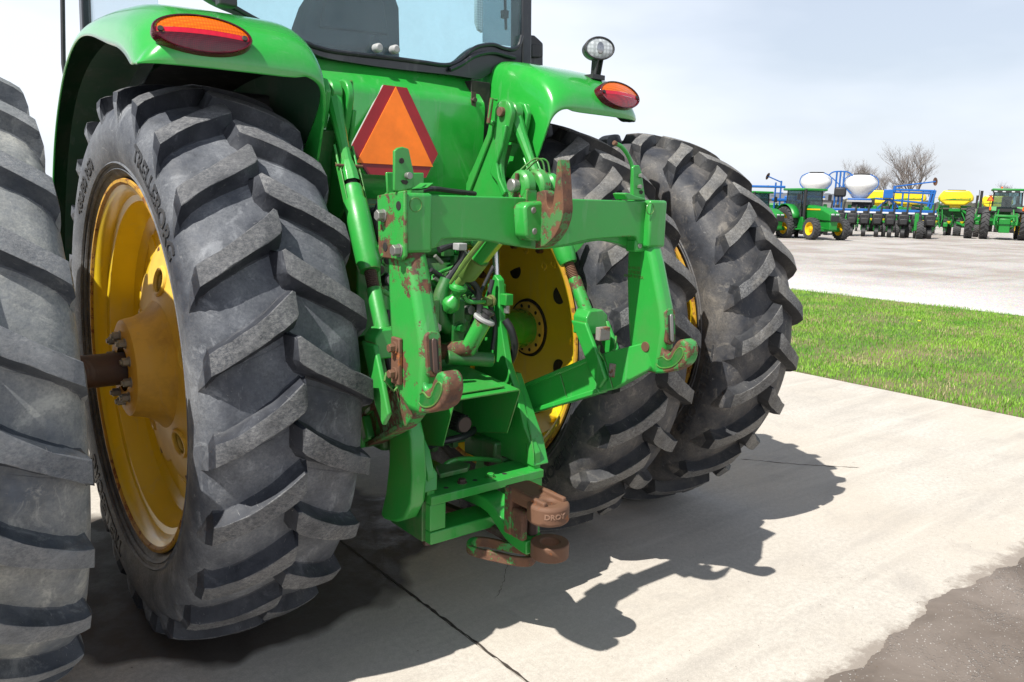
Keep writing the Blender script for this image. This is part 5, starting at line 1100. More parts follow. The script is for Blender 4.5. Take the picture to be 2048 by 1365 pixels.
# hydraulic couplers, left of the frame
sc_ = empty('valve_stack', parent=T)
g = MB(); g.box((-.37, -.52, 1.12), (-.235, -.20, 1.60)); g.build('valve_block', M_cast, sc_, bevel=.008)
for k, (px, py) in enumerate(((757, 432), (757, 462), (758, 495), (770, 432), (772, 470), (774, 520), (778, 560), (757, 540))):
    c = at(px, py, 1, -.56); g = MB(); g.cyl((c.x, -.57, c.z), (c.x, -.50, c.z), .024, 18); g.hex((c.x, -.50, c.z), (c.x, -.53, c.z), .030); cpl = g.build('hose_coupler', M_cast if k % 3 else M_blk, sc_, bevel=.002)
    g = MB(); g.cyl((c.x, -.575, c.z), (c.x, -.565, c.z), .017, 16); g.build('coupler_bore', M_hole if k % 2 else M_steel, cpl)
P = [at(755, 485, 1, -.60), at(756, 560, 1, -.60), at(764, 580, 1, -.60), at(785, 592, 1, -.60)]; g = MB(); g.tube(arcpts(P, 5), .010, 10); g.build('steel_pipe', M_hitch, sc_)
P = [at(820, 390, 1, -.5), at(860, 378, 1, -.5), at(900, 382, 1, -.45), at(950, 388, 1, -.4)]; g = MB(); g.tube(arcpts(P, 5), .010, 8); g.build('black_hose', M_blk, sc_)
for pts, r in ((((878, 500), (900, 492), (925, 500), (922, 520), (905, 545), (895, 560)), .014), (((920, 490), (924, 505), (918, 530)), .012), (((862, 540), (880, 552), (900, 570)), .010), (((870, 512), (884, 527)), .008), (((868, 556), (884, 566)), .008)):
    g = MB(); P = arcpts([at(a_, b_, 1, -.56) for a_, b_ in pts], 5); g.tube(P, r, 10); g.build('electric_harness', M_blk if r > .009 else M_steel, sc_)
g = MB(); P = arcpts([at(a_, b_, 1, -.60) for a_, b_ in ((918, 498), (928, 500), (935, 508), (938, 502))], 4); g.tube(P, .003, 6); g.build('white_wire', M_lgray, sc_)
g = MB(); c = at(920, 493, 1, -.60); g.box((c.x-.02, -.62, c.z-.015), (c.x+.02, -.58, c.z+.012)); g.build('wire_plug', M_lgray, sc_, bevel=.003)

# ------------------------------------------------------------------ front half of the tractor (for its outline, shadow and reflections)
g = MB(); g.box((-.26, .5, .55), (.26, 3.3, 1.05)); g.build('chassis', M_cast, T, bevel=.03)
g = MB(); g.prism([(-.42, y, z) for y, z in ((1.35, 1.05), (1.35, 2.02), (1.8, 2.03), (3.2, 1.85), (3.7, 1.65), (3.8, 1.3), (3.7, 1.0))], (.84, 0, 0)); g.build('hood', M_body, T, bevel=.06, seg=4)
for s in (-1, 1): g = MB(); g.box((min(s*.5, s*1.0), 1.05, .62), (max(s*.5, s*1.0), 2.0, 1.25)); g.build('fuel_tank', M_blk, T, bevel=.05, seg=3)
for z in (.55, .85, 1.12): g = MB(); g.box((-1.12, 1.2, z), (-.98, 1.6, z+.03)); g.build('cab_step', M_blk, T, bevel=.005)
for x, s in ((-1.0, -1), (1.0, 1)):
    w = empty('front_wheel', (x, 3.05, .74), parent=T); w.scale = (.95, .75, .75); mk('tyre', TY1, w); r = mk('rim', RIM, w)
    g = MB(); g.lathe((0, 0, 0), (s, 0, 0), [(-.02, 0), (-.02, .2), (.03, .3), (.03, .55)], 48); g.lathe((0, 0, 0), (s, 0, 0), [(.01, .55), (.01, .3), (-.05, .2)], 48); g.build('wheel_disc', M_yel, w)
g = MB(); g.cyl((-.95, 3.05, .74), (.95, 3.05, .74), .10, 24); g.build('front_axle', M_cast, T)

# ================================================================== machines in the yard behind
def place(root, px, py, turn=0):
    """Stand the thing on the ground under that spot; turn = its heading against the line of sight, degrees clockwise."""
    P = GP(px, py); P.z = -.06; dx, dy = P.x-CAM.x, P.y-CAM.y; root.location = P
    root.rotation_euler = (0, 0, -math.atan2(dx, dy)-math.radians(turn)); return root
YT = {}
def yard_wheel(parent, x, y, r, w, rimr=.55, outb=1, duals=False, col=None):
    """Lugged tyre with a dished coloured rim, axle along x."""
    key = (round(r, 2), round(w, 2), rimr, outb)
    if key not in YT:
        g = MB(); R_ = r-.04*r/.8; g.lathe((0, 0, 0), (1, 0, 0), [(-w*.42, r*rimr), (-w*.5, r*.8), (-w*.46, R_*.95), (-w*.3, R_), (w*.3, R_), (w*.46, R_*.95), (w*.5, r*.8), (w*.42, r*rimr), (-w*.42, r*rimr)], 48)
        nl = 20
        for s in (-1, 1):
            for k in range(nl):
                a = 2*PI*(k+(.5 if s > 0 else 0))/nl; sw = .42; vs = []
                for i in range(3):
                    xx = s*w*(.02+.235*i); aa = a-sw*.36*i/2; 
                    for da, rr in ((-.045, R_-.02), (-.035, r), (.035, r), (.045, R_-.02)): rr2 = rr-(.02*r if i == 2 else 0); vs.append((xx, -rr2*math.cos(aa+da), rr2*math.sin(aa+da)))
                g.add(vs, [(i*4+j, i*4+j+1, i*4+j+5, i*4+j+4) if s > 0 else (i*4+j+4, i*4+j+5, i*4+j+1, i*4+j) for i in range(2) for j in range(3)]+[(0, 1, 2, 3), (11, 10, 9, 8)])
        tm = g.mesh('yard_tyre', [M_tyre2])
        g = MB(); q = outb; g.lathe((0, 0, 0), (q, 0, 0), [(w*.44, r*rimr*1.02), (w*.40, r*rimr*.93), (w*.12, r*rimr*.86), (w*.08, r*rimr*.45), (w*.22, r*rimr*.40), (w*.24, r*rimr*.18), (w*.30, r*rimr*.16), (w*.30, 0)], 36); g.lathe((0, 0, 0), (-q, 0, 0), [(w*.44, r*rimr*1.02), (w*.38, r*rimr*.93), (w*.02, r*rimr*.86), (.0, 0)], 36)
        YT[key] = (tm, g.mesh('yard_rim', [M_yring]))
    e = empty('wheel', (x, y, r), parent=parent); t, rm = YT[key]; a = mk('tyre', t, e); a.rotation_euler = (random.random()*6, 0, 0); mk('rim', rm, e); return e
def bb(par, name, lo, hi, m_, bev=.02): g = MB(); g.box(lo, hi); return g.build(name, m_, par, bevel=bev)
def bar_(par, name, pts, r, m_, seg=8): g = MB(); g.tube(pts, r, seg); return g.build(name, m_, par)
M_cabglass = glass('yard_cab_glass', (.42, .58, .60), .10)

def utility_tractor(name, label):
    t = empty(name); tag(t, label, 'tractor', 'small green cab tractors parked in the yard')
    for s in (-1, 1): yard_wheel(t, s*.82, -.15, .80, .46, .56, s); yard_wheel(t, s*.84, 2.15, .55, .36, .58, s)
    g = MB(); P = [(-.30, .75, 1.05), (-.34, .75, 1.62), (-.22, .75, 1.72), (.22, .75, 1.72), (.34, .75, 1.62), (.30, .75, 1.05)]; P2 = [(-.27, 2.75, .95), (-.30, 2.75, 1.26), (-.2, 2.72, 1.36), (.2, 2.72, 1.36), (.30, 2.75, 1.26), (.27, 2.75, .95)]
    Pm = [(a, 2.2, b+.04*(k in (1, 2, 3, 4))) for k, (a, b) in enumerate([(-.29, .96), (-.335, 1.42), (-.22, 1.53), (.22, 1.53), (.335, 1.42), (.29, .96)])]
    g.add(P+Pm+P2, [tuple(range(5, -1, -1)), tuple(range(12, 18))]+[(j*6+k, j*6+(k+1) % 6, j*6+(k+1) % 6+6, j*6+k+6) for j in range(2) for k in range(6)]); hd = g.build('hood', M_lgreen, t, bevel=.03, seg=3)
    bb(hd, 'grille', (-.24, 2.73, .92), (.24, 2.79, 1.20), M_blk2)
    for s in (-1, 1): bb(hd, 'headlight', (s*.13-.09, 2.70, 1.22), (s*.13+.09, 2.785, 1.31), M_clear, .03); bb(hd, 'yellow_stripe', (min(s*.325, s*.345), .9, 1.46), (max(s*.325, s*.345), 2.0, 1.53), M_yring, .002)
    bb(t, 'front_axle', (-.72, 2.05, .42), (.72, 2.25, .62), M_lgreen, .03); bb(t, 'chassis', (-.22, -.4, .50), (.22, 2.7, .95), M_lgreen, .04)
    cb = empty('cab', parent=t)
    for x, y in ((-.62, .80), (.62, .80), (-.60, -.62), (.60, -.62)): bar_(cb, 'cab_post', [(x, y, 1.1), (x*.93, y*.92, 2.42)], .035, M_blk2, 6)
    bb(cb, 'cab_roof', (-.72, -.80, 2.42), (.72, 1.0, 2.54), M_lgreen, .04)
    for s in (-1, 1): g = MB(); g.prism([(s*.61, .78, 1.15), (s*.57, .72, 2.42), (s*.57, -.58, 2.42), (s*.60, -.60, 1.5), (s*.60, .1, 1.15)], (.004, 0, 0)); g.build('side_glass', M_cabglass, cb, smooth=False)
    g = MB(); g.prism([(-.60, .80, 1.55), (.60, .80, 1.55), (.56, .74, 2.42), (-.56, .74, 2.42)], (0, .004, 0)); g.build('windscreen', M_cabglass, cb, smooth=False); g = MB(); g.prism([(-.58, -.62, 1.45), (.58, -.62, 1.45), (.56, -.60, 2.42), (-.56, -.60, 2.42)], (0, .004, 0)); g.build('rear_glass', M_cabglass, cb, smooth=False)
    bb(cb, 'seat', (-.25, -.35, 1.1), (.25, .1, 1.75), M_blk2, .06); bb(cb, 'cab_floor', (-.56, -.6, .95), (.56, .8, 1.12), M_blk2)
    for s in (-1, 1):
        g = MB(); P = [(.95*math.cos(a), .80+.95*math.sin(a)) for a in [math.radians(x) for x in range(15, 166, 15)]]; n = len(P)
        for x in (.56, 1.02): g.v += [(s*x, -.15+a, b) for a, b in P]
        g.f = [(k, k+1, n+k+1, n+k) for k in range(n-1)]; g.m = [0]*(n-1); o = g.build('fender', M_lgreen, t); so3 = o.modifiers.new('solid', 'SOLIDIFY'); so3.thickness = .03
        g = MB(); g.prism([(s*.57, -.15+a, b) for a, b in P]+[(s*.57, -1.0, .9), (s*.57, .75, .7)], (s*.02, 0, 0)); g.build('fender_side', M_lgreen, o)
        bb(t, 'step', (min(s*.5, s*.9), .55, .45), (max(s*.5, s*.9), .95, .50), M_lgreen); bb(t, 'step_side', (min(s*.45, s*.62), .50, .42), (max(s*.45, s*.62), 1.0, 1.1), M_lgreen, .02)
        g = MB(); g.tube([(s*.66, .85, 2.3), (s*.9, .95, 2.3), (s*.9, .95, 2.2)], .012, 6); g.box((s*.9-.09, .93, 1.95), (s*.9+.09, .97, 2.25)); g.build('mirror', M_blk2, t)
    bar_(t, 'exhaust', [(.52, .95, 1.0), (.54, .95, 1.5), (.54, .95, 2.5)], .075, M_blk2, 12)
    return t
t1 = utility_tractor('utility_tractor', 'small green cab tractor with a yellow hood stripe, whole in view, front wheels toward us')
t2 = copy_tree(t1); t2['label'] = 'small green cab tractor half hidden behind the outer right dual tyre'
place(t1, 1600, 474, 0); place(t2, 1499, 470, 0)
for t in (t1, t2): t.rotation_euler.z += PI+math.radians(34)   # coming toward us, turned to our right
for t in (t1,): t.scale = (1.08, 1.08, 1.08)

def row_unit(m_black=True):
    u = empty('row_unit')
    bb(u, 'shank', (-.08, -.3, .55), (.08, .1, 1.25), M_blk2, .02); bb(u, 'gauge_body', (-.19, -.42, .55), (.19, -.05, 1.12), M_blk2, .06); bb(u, 'seed_box', (-.15, -.75, .62), (.15, -.45, .92), M_blk2 if m_black else M_lgreen, .05); g = MB(); g.cyl((-.05, -.1, .42), (.05, -.1, .42), .32, 20); g.build('disc_opener', M_blk2 if m_black else M_lgray, u)
    bar_(u, 'parallel_arm', [(.05, .1, 1.15), (.05, -.45, .95), (.05, -.6, .35)], .035, M_blk2 if m_black else M_lgreen, 6); g = MB(); g.cyl((-.08, -.65, .22), (.08, -.65, .22), .21, 18); g.build('press_wheel', M_blk2, u)
    bb(u, 'unit_frame', (-.12, -.35, .30), (.12, -.18, .75), M_lgreen, .02); return u
RU = row_unit(); RU2 = row_unit(False); U2 = [0]
def use_unit(proto, par, x, first):
    u = proto if first else copy_tree(proto); u.parent = par; u.location = (x, 0, 0); return u
def marker(par, p, q, m_):
    o = bar_(par, 'marker_arm', [p, q], .035, m_, 6); v = (Vector(q)-Vector(p)).normalized(); g = MB(); g.lathe(q, (v+Vector((0, .6, 0))).normalized(), [(-.02, .21), (.0, .18), (.03, .06), (.035, 0)], 20); g.lathe(q, (v+Vector((0, .6, 0))).normalized(), [(.035, 0), (0, .06), (-.025, .21)], 20); g.build('marker_disc', M_rust, o); return o
# blue planter with two white seed tanks
bp = empty('blue_planter'); tag(bp, 'long blue folding planter with two round white seed tanks', 'planter')
place(bp, 1735, 471, 0); bp.scale = (1.12, 1.12, 1.22)
bb(bp, 'toolbar', (-4.5, -.1, 1.15), (3.35, .12, 1.42), M_blue, .02); bb(bp, 'toolbar_stripe', (-4.5, -.125, 1.20), (3.35, -.105, 1.28), M_white, .002)
n = 0
for i in range(12):
    x = -4.2+i*.66; use_unit(RU, bp, x, i == 0).scale = (1.45, 1.3, 1.05); bar_(bp, 'down_hose', [(x+.2, .1, 1.75), (x+.15, -.25, 1.3), (x+.1, -.35, .9)], .05, M_blk2, 6); bb(bp, 'unit_bracket', (x-.3, .1, .95), (x-.1, .5, 1.6), M_lgreen if i % 2 else M_blk2, .03)
    if i % 2: bb(bp, 'orange_marker_plate', (x-.14, -.40, 1.02), (x+.14, -.36, 1.12), simple('amber_plate%d' % i, (.75, .35, .01), .5), .004)
def tank(x, z, r, par):
    g = MB(); g.lathe((x, .6, z), (0, 0, 1), [(0, 0), (0, r*.45), (.10, r*.55), (.55, r*.97), (.72, r), (.85, r*.97), (1.12, r*.68), (1.18, r*.55), (1.18, 0)], 40); t = g.build('seed_tank', M_white, par)
    g = MB(); g.cyl((x, .6, z+1.17), (x, .6, z+1.25), r*.5, 28); g.build('tank_lid', M_blk2, t)
    for sx in (-1, 1):
        bar_(t, 'tank_hoop', arcpts([(x+sx*r*.5, .6-r*.6, z+.2), (x+sx*r*1.0, .6-r*.5, z+.6), (x+sx*r*.95, .6-r*.5, z+1.0), (x+sx*r*.5, .6-r*.5, z+1.2)], 4), .028, M_blue, 6)
    bb(t, 'tank_cradle', (x-r*.7, .6-r*.7, z-.12), (x+r*.7, .6+r*.7, z-.02), M_blue, .02); bb(t, 'cradle_step', (x-r*.75, .55-r*.8, z-.22), (x+r*.75, .6-r*.7, z-.12), M_lgray, .01); return t
tank(-3.05, 2.03, .84, bp); tank(-.62, 1.97, .88, bp)
for x in (-1.95, -1.75, -1.55): bar_(bp, 'mast', [(x, .3, 1.4), (x, .3, 3.3)], .05, M_blue, 6)
bar_(bp, 'mast_tie', arcpts([(-2.4, .3, 3.1), (-2.1, .3, 3.30), (-1.4, .3, 3.30), (-1.1, .3, 3.1)], 4), .035, M_blue, 6); bar_(bp, 'mast_brace', [(-2.2, .3, 3.0), (-1.6, .3, 2.5), (-1.1, .3, 3.0)], .03, M_blue, 6)
bb(bp, 'blower', (-2.0, .0, 2.0), (-1.35, .5, 2.5), M_blk2, .1); bb(bp, 'seed_hopper', (-1.0, .2, 1.5), (.2, 1.0, 1.95), M_blk2, .06)
for a, b in (((.3, .2, 1.4), (.9, .2, 1.95)), ((.9, .2, 1.95), (1.6, .2, 1.4)), ((1.6, .2, 1.4), (1.6, .2, 2.3)), ((-3.6, .2, 1.4), (-3.6, .2, 2.2)), ((-4.4, .2, 1.4), (-3.2, .2, 1.95)), ((.2, .2, 1.95), (3.2, .2, 1.75))): bar_(bp, 'truss', [a, b], .05, M_blue, 6)
bb(bp, 'blue_box', (.6, -.1, 1.98), (1.1, .4, 2.42), M_blue, .02)
for y0 in (2.42, 2.30): bar_(bp, 'wing_rail', [(1.1, .2, y0), (3.2, .2, y0-.03)], .055, M_blue, 6)
for x in (3.05, 3.2): bar_(bp, 'wing_end', [(x, .2, 2.42), (x-.15, .2, 1.5)], .06, M_blue, 6)
for x in (1.15, 1.9, 2.6): bar_(bp, 'wing_post', [(x, .2, 2.4), (x, .2, 1.4)], .035, M_blue, 6)
marker(bp, (1.15, .2, 2.58), (3.15, .1, 2.86), M_blue); bar_(bp, 'marker_base', [(1.15, .2, 2.3), (1.15, .2, 2.62)], .08, M_blue, 6)
for x in (.8, 1.5, 2.0, 2.9): w = yard_wheel(bp, x, -.2, .36, .22, .42, -1)
wb = yard_wheel(bp, 2.55, -1.4, .46, .34, .55, -1); bb(bp, 'wheel_strut', (2.25, -1.55, .40), (2.45, -1.35, 1.25), M_lgreen, .03)
for x in (-4.4, -3.4): bb(bp, 'blue_wing_frame', (x-.35, .5, 1.5), (x+.45, .7, 2.0), M_blue, .05)
# second blue planter, mostly behind the small tractors
b2 = empty('blue_planter'); tag(b2, 'blue planter frame with a raised marker arm above the small tractors', 'planter'); place(b2, 1545, 470, 0)
bb(b2, 'toolbar', (-2.0, 0, 1.25), (1.6, .2, 1.45), M_blue, .02); bb(b2, 'toolbar_stripe', (-2.0, -.03, 1.28), (1.6, -.005, 1.36), M_white, .002)
for x, z in ((-1.6, 3.0), (-.05, 3.1), (.25, 3.2)): bar_(b2, 'mast', [(x, 0, 1.3), (x, 0, z)], .05, M_blue, 6)
bar_(b2, 'top_rail', [(-1.6, 0, 2.85), (.5, 0, 2.85)], .07, M_blue, 6); bar_(b2, 'mid_rail', [(-.2, 0, 2.1), (1.4, 0, 2.1)], .09, M_blue, 6); bar_(b2, 'brace', [(-.1, 0, 2.5), (.4, 0, 2.5)], .03, M_blue, 6); bar_(b2, 'brace', [(.0, 0, 1.4), (.7, 0, 2.1), (1.3, 0, 1.5)], .05, M_blue, 6)
marker(b2, (.3, 0, 3.1), (-.55, -.2, 3.45), M_blue)
for x in (-.1, .3, .9, 1.3): u = copy_tree(RU); u.parent = b2; u.location = (x, 0, 0)
bb(b2, 'seed_hopper', (-.4, .3, 1.5), (1.2, .9, 1.9), M_lgreen, .08)

# green planters with yellow tanks
def green_planter(name, label, px, py, w=2.05, turn=0):
    p = empty(name); tag(p, label, 'planter', 'green planters with yellow tanks'); place(p, px, py, turn); p.scale = (1, 1, 1.06)
    g = MB(); h = w/2
    for y, k in ((-.75, .92), (-.45, 1), (.45, 1), (.75, .92)): g.v += [(-h*k, y, 2.35), (-h*.98*k, y, 2.62), (-h*.72*k, y, 2.98), (h*.72*k, y, 2.98), (h*.98*k, y, 2.62), (h*k, y, 2.35), (h*.55*k, y, 2.02), (-h*.55*k, y, 2.02)]
    for j in range(3):
        for k in range(8): g.f.append((j*8+k, j*8+(k+1) % 8, j*8+8+(k+1) % 8, j*8+8+k)); g.m.append(0)
    g.f += [tuple(range(7, -1, -1)), tuple(range(24, 32))]; g.m += [0, 0]
    tk = g.build('yellow_tank', M_lyel, p, bevel=.10, seg=3)
    g = MB(); g.prism([(-h*.75, -.785, 2.36), (-h*.1, -.785, 2.45), (h*.80, -.785, 2.50), (h*.80, -.785, 2.38)], (0, .02, 0)); g.build('tank_stripe', M_lgreen, tk)
    g = MB(); g.box((-h*.5, -.5, 2.975), (h*.5, .5, 3.03)); g.build('tank_lid', M_blk2, tk, bevel=.02)
    vs, fs = text_mesh('EXACTEMERGE', .12, .002, .004); g = MB(); g.add([(v.x+h*.38, -.792-v.z, v.y+2.445) for v in vs], fs); g.build('tank_lettering', M_lyel, tk, smooth=False)
    bb(p, 'tank_neck', (-.35, -.5, 1.85), (.35, .5, 2.05), M_lyel, .04); bb(p, 'name_board', (-.35, -.6, 1.62), (.35, -.55, 1.80), M_lgreen, .01)
    bb(p, 'tank_frame', (-h*.9, -.3, 1.85), (h*.9, -.15, 2.0), M_lgreen, .02)
    bb(p, 'toolbar', (-2.4, .0, 1.0), (2.4, .2, 1.22), M_lgreen, .02)
    for a, b in (((-1.5, -.2, 1.1), (-.9, -.2, 1.9)), ((1.5, -.2, 1.1), (.9, -.2, 1.9)), ((-1.7, -.3, .5), (-1.3, -.3, 1.9)), ((.5, -.4, 1.7), (1.5, -.6, .9)), ((1.6, -.3, 1.9), (1.7, -.3, .9)), ((.3, -.6, .55), (1.7, -.7, 1.35)), ((.2, -.9, .9), (1.6, -1.0, .35))): bar_(p, 'frame_tube', [a, b], .07, M_lgreen, 6)
    ld = bar_(p, 'ladder', [(-1.2, -.9, .5), (-1.35, -.9, 1.5), (-1.35, -.9, 2.5), (-1.0, -.9, 2.5), (-1.0, -.9, 1.5), (-.8, -.9, .5)], .03, M_lgreen, 6)
    for z in (.6, .85, 1.1, 1.35): bb(ld, 'rung', (-1.3, -.93, z), (-.85, -.87, z+.04), M_lgreen, .01)
    for x in (-1.5, 1.55): bar_(p, 'hose_stack', [(x, -.3, 1.9), (x, -.3, 3.0)], .09, M_blk2, 8); 
    for x in (-1.4, 1.4): bar_(p, 'lamp_post', [(x, -.2, 2.6), (x, -.2, 3.05)], .02, M_blk2, 6)
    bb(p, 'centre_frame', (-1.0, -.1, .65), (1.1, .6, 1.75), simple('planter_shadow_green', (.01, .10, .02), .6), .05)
    for k in range(7): bb(p, 'row_bracket', (-2.3+k*.7, -.2, .55), (-2.05+k*.7, .3, 1.35), M_lgreen if k % 2 else M_blk2, .04); bar_(p, 'row_hose', [(-2.2+k*.7, -.4, .6), (-2.1+k*.7, -.5, 1.1), (-1.9+k*.55, -.2, 1.9)], .04, M_blk2 if k % 2 else M_lgreen, 6)
    for k in range(6): u = copy_tree(RU2) if U2[0] else RU2; U2[0] = 1; u.parent = p; u.location = (-2.1+k*.82, 0, -.05)
    for k in range(5): g = MB(); x = -1.9+k*.82; g.lathe((x, -.5, .80), (0, 0, 1), [(0, 0), (0, .06), (.14, .14), (.16, .14), (.17, 0)], 14); g.build('seed_cup', M_lyel, p)
    yard_wheel(p, 1.45, -1.3, .45, .36, .55, -1); yard_wheel(p, .3, -.5, .42, .5, .5, -1); yard_wheel(p, -.3, .3, .42, .5, .5, -1)
    return p
green_planter('green_planter', 'green planter with one wide yellow tank, clear of the blue machine', 1903, 470, 2.25)
green_planter('green_planter', 'green planter with a yellow tank partly behind the blue rails', 1808, 464, 2.6)
green_planter('green_planter', 'green planter with a yellow tank right behind the big tractor cab', 1985, 463, 2.6)
green_planter('green_planter', 'green planter whose yellow tank peeks out right of the second white tank', 1748, 462, 1.9)
# big dual wheel tractor at the right edge
rt = empty('dual_tractor'); tag(rt, 'big green tractor with black fenders and dual wheels at the right edge of the yard', 'tractor'); place(rt, 2004, 478, -3)
for x, s in ((-1.95, -1), (-1.08, -1), (1.08, 1), (1.95, 1)): yard_wheel(rt, x, 0, 1.02, .48, .62, s)
for s in (-1, 1): yard_wheel(rt, s*1.0, 3.0, .74, .42, .6, s)
bb(rt, 'rear_frame', (-.32, -.6, .5), (.32, 2.9, 1.35), M_lgreen, .05); bb(rt, 'axle', (-1.8, -.12, .9), (1.8, .12, 1.15), M_lgreen, .04)
hh = empty('hitch_frame', parent=rt)
bb(hh, 'hitch_beam', (-.62, -1.2, 1.42), (.62, -1.08, 1.58), M_lgreen, .03)
for s in (-1, 1): bar_(hh, 'hitch_arm', [(s*.58, -1.15, 1.5), (s*.62, -1.2, 1.2), (s*.60, -1.25, .95)], .07, M_lgreen, 6); bar_(hh, 'draft_link', [(s*.35, -.5, .7), (s*.6, -1.2, 1.0)], .05, M_lgreen, 6); bar_(hh, 'lift_link', [(s*.4, -.4, 1.9), (s*.5, -.9, 1.0)], .045, M_lgreen, 6)
bb(hh, 'drawbar_plate', (-.3, -.8, .45), (.3, -.6, 1.0), M_lgreen, .03)
g = MB(); g.prism([(-.95, -.35, 1.75), (-.62, -.35, 2.05), (.62, -.35, 2.05), (.95, -.35, 1.75)], (0, 1.6, 0)); g.build('deck', M_blk2, rt, bevel=.04)
for s in (-1, 1):
    P = arcpts([(0, -.75, 1.75), (0, -.55, 2.0), (0, -.1, 2.12), (0, .5, 2.08), (0, 1.0, 1.7)], 4); g = MB(); n = len(P)
    for x in (.55, 1.55): g.v += [(s*x, p.y, p.z-(.12 if x > 1 else 0)) for p in P]
    g.f = [(k, k+1, n+k+1, n+k) for k in range(n-1)]; g.m = [0]*(n-1); o = g.build('fender', M_blk2, rt); o.modifiers.new('solid', 'SOLIDIFY').thickness = .05
    P = [(s*.55, -.70, 1.78), (s*.55, -.52, 2.06), (s*.95, -.52, 2.04), (s*.95, -.70, 1.8)]; g = MB(); g.prism(P, (0, -.03, .04)); g.build('fender_top', M_lgreen, o, bevel=.01)
    g = MB(); g.lathe((s*.9, -.78, 1.95), (0, -1, 0), [(0, .0), (0, .13), (.03, .11), (.03, 0)], 20, squash=.5); g.build('tail_lamp', M_orange, o)
cb = empty('cab', parent=rt)
for x, y in ((-.82, -.4), (.82, -.4), (-.75, 1.3), (.75, 1.3)): bar_(cb, 'cab_post', [(x, y, 1.9), (x*.93, y, 3.1)], .045, M_blk2, 6)
bb(cb, 'cab_roof', (-.90, -.55, 3.08), (.90, 1.5, 3.22), M_lgreen, .05); bb(cb, 'roof_band', (-.86, -.57, 2.96), (.86, -.45, 3.09), M_blk2, .02)
for x in (-.7, -.25, .25, .7): bb(cb, 'roof_lamp', (x-.09, -.60, 2.98), (x+.09, -.565, 3.06), M_clear, .02)
g = MB(); g.prism([(-.78, -.42, 2.06), (.78, -.42, 2.06), (.75, -.42, 2.96), (-.75, -.42, 2.96)], (0, .004, 0)); g.build('rear_glass', M_cabglass, cb, smooth=False)
bb(cb, 'seat', (-.28, .1, 1.9), (.28, .35, 2.75), M_blk2, .08); g = MB(); g.lathe((-.35, .2, 3.22), (0, 0, 1), [(0, 0), (0, .06), (.12, .05), (.14, 0)], 16); g.build('beacon', M_orange, cb)
bb(rt, 'hood', (-.42, 1.5, 1.3), (.42, 3.8, 2.1), M_lgreen, .1)
st = empty('slow_vehicle_triangle', parent=rt); g = MB(); g.prism([(-1.15, -.58, 2.42), (-.98, -.58, 2.78), (-.90, -.58, 2.78), (-.73, -.58, 2.42)], (0, .01, 0)); g.build('red_border', M_redbord, st); g = MB(); g.prism([(-1.07, -.595, 2.46), (-.94, -.595, 2.74), (-.81, -.595, 2.46)], (0, .01, 0)); g.build('orange_centre', M_tri, st)
bar_(rt, 'triangle_arm', [(-.94, -.5, 2.42), (-.94, -.4, 2.1)], .02, M_blk2, 6)

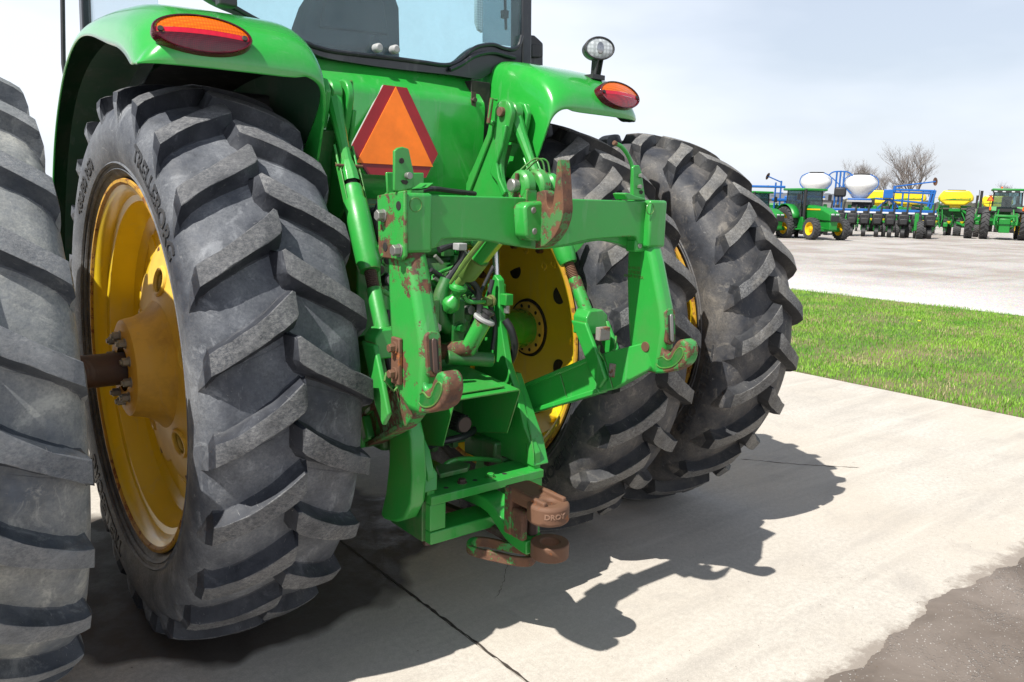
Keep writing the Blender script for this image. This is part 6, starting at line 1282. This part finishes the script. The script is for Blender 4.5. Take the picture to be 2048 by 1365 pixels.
# bare trees
M_bark = simple('bare_bark', (.20, .175, .16), .9)
def bare_tree(name, label, px, dist, h, spread, seed, lean=0, n0=5):
    rnd = random.Random(seed); dv = at(px, 400, 2, 0) if False else None
    d = f_ + r_*((px-1024)/FPX); d = Vector((d.x, d.y, 0)).normalized(); P = Vector((CAM.x, CAM.y, 0))+d*dist; P.z = -.3
    t = empty(name, P); tag(t, label, 'tree', 'bare trees beyond the yard'); tr = MB(); cr = MB()
    def grow(p, v, l, r, dep):
        pts = [p]; q = p.copy(); vv = v.copy(); n = 4
        for i in range(n): vv = (vv+Vector((rnd.gauss(0, .09), rnd.gauss(0, .09), rnd.gauss(.03, .05)))).normalized(); q = q+vv*l/n; pts.append(q.copy())
        m_ = tr if dep == 0 else cr; m_.tube(pts, [r*(1-.42*i/n) for i in range(n+1)], 6 if dep < 2 else 3)
        if dep >= 6: return
        k = rnd.choice([3, 4, 4]) if dep < 4 else rnd.choice([2, 3, 3])
        if dep == 0: k = n0
        for i in range(k):
            f = rnd.uniform(.45, 1.0) if dep else rnd.uniform(.55, 1.0); j = min(int(f*n), n-1); b = pts[j]+(pts[j+1]-pts[j])*(f*n-j)
            az_ = rnd.uniform(0, 2*PI); sp = rnd.uniform(.35, .85)*spread; w = (vv+Vector((math.cos(az_)*sp, math.sin(az_)*sp, rnd.uniform(-.05, .25)))).normalized()
            grow(b, w, l*rnd.uniform(.58, .80), r*.52, dep+1)
    grow(Vector((0, 0, 0)), Vector((lean, 0, 1)), h*.30, h*.022, 0)
    tr.build('trunk', M_bark, t, smooth=True); cr.build('crown', M_bark, t, smooth=False); return t
bare_tree('bare_tree', 'tallest bare tree, wide crown above the blue marker arm', 1795, 150, 16.5, .9, 5, n0=6)
bare_tree('bare_tree', 'bare tree with a rounded crown left of the second white tank', 1682, 150, 13.6, .9, 11)
bare_tree('bare_tree', 'smaller bare tree crowding the left side of the tallest one', 1752, 160, 12.8, 1.1, 21)
bare_tree('bare_tree', 'low bare tree behind the yellow tanks near the right tractor', 1972, 170, 9.5, 1.1, 31)
# grey shed and a far line of woods
sh = empty('machine_shed'); tag(sh, 'low grey metal shed far behind the small tractors', 'shed'); place(sh, 1572, 428, 8)
bb(sh, 'wall', (-12, -5, 0), (12, 5, 3.6), simple('dull_shed_wall', (.2, .2, .2), .7), .02); g = MB(); g.prism([(-12.4, -5.4, 3.61), (-12.4, 5.4, 3.61), (-12.4, 0, 5.2)], (24.8, 0, 0)); g.build('roof', simple('grey_steel_roof', (.13, .14, .16), .6), sh)
g = MB(); rr = random.Random(9)
M_wood = simple('distant_woods', (.14, .14, .11), 1)
for k in range(1500):
    a = math.radians(rr.uniform(10, 80)); d = rr.uniform(560, 640); x, y = CAM.x+d*math.sin(a), CAM.y+d*math.cos(a); h = rr.uniform(4, 8.5); w = rr.uniform(2, 6)
    g.lathe((x, y, -.1), (0, 0, 1), [(0, w*.5), (h*.5, w), (h*.85, w*.6), (h, .1)], 6, a0=rr.random(), a1=rr.random()+2*PI) if False else g.add([(x-w, y+w*.5, -.1), (x+w, y-w*.5, -.1), (x+w*.8, y-w*.4, h*.7), (x+w*.1, y, h), (x-w*.7, y+w*.4, h*.75), (x, y+w, -.1), (x, y+w, h*.8)], [(0, 1, 2, 3, 4), (1, 5, 6, 3, 2), (5, 0, 4, 3, 6)])
tag(g.build('distant_woodland', M_wood, smooth=False), kind='stuff')
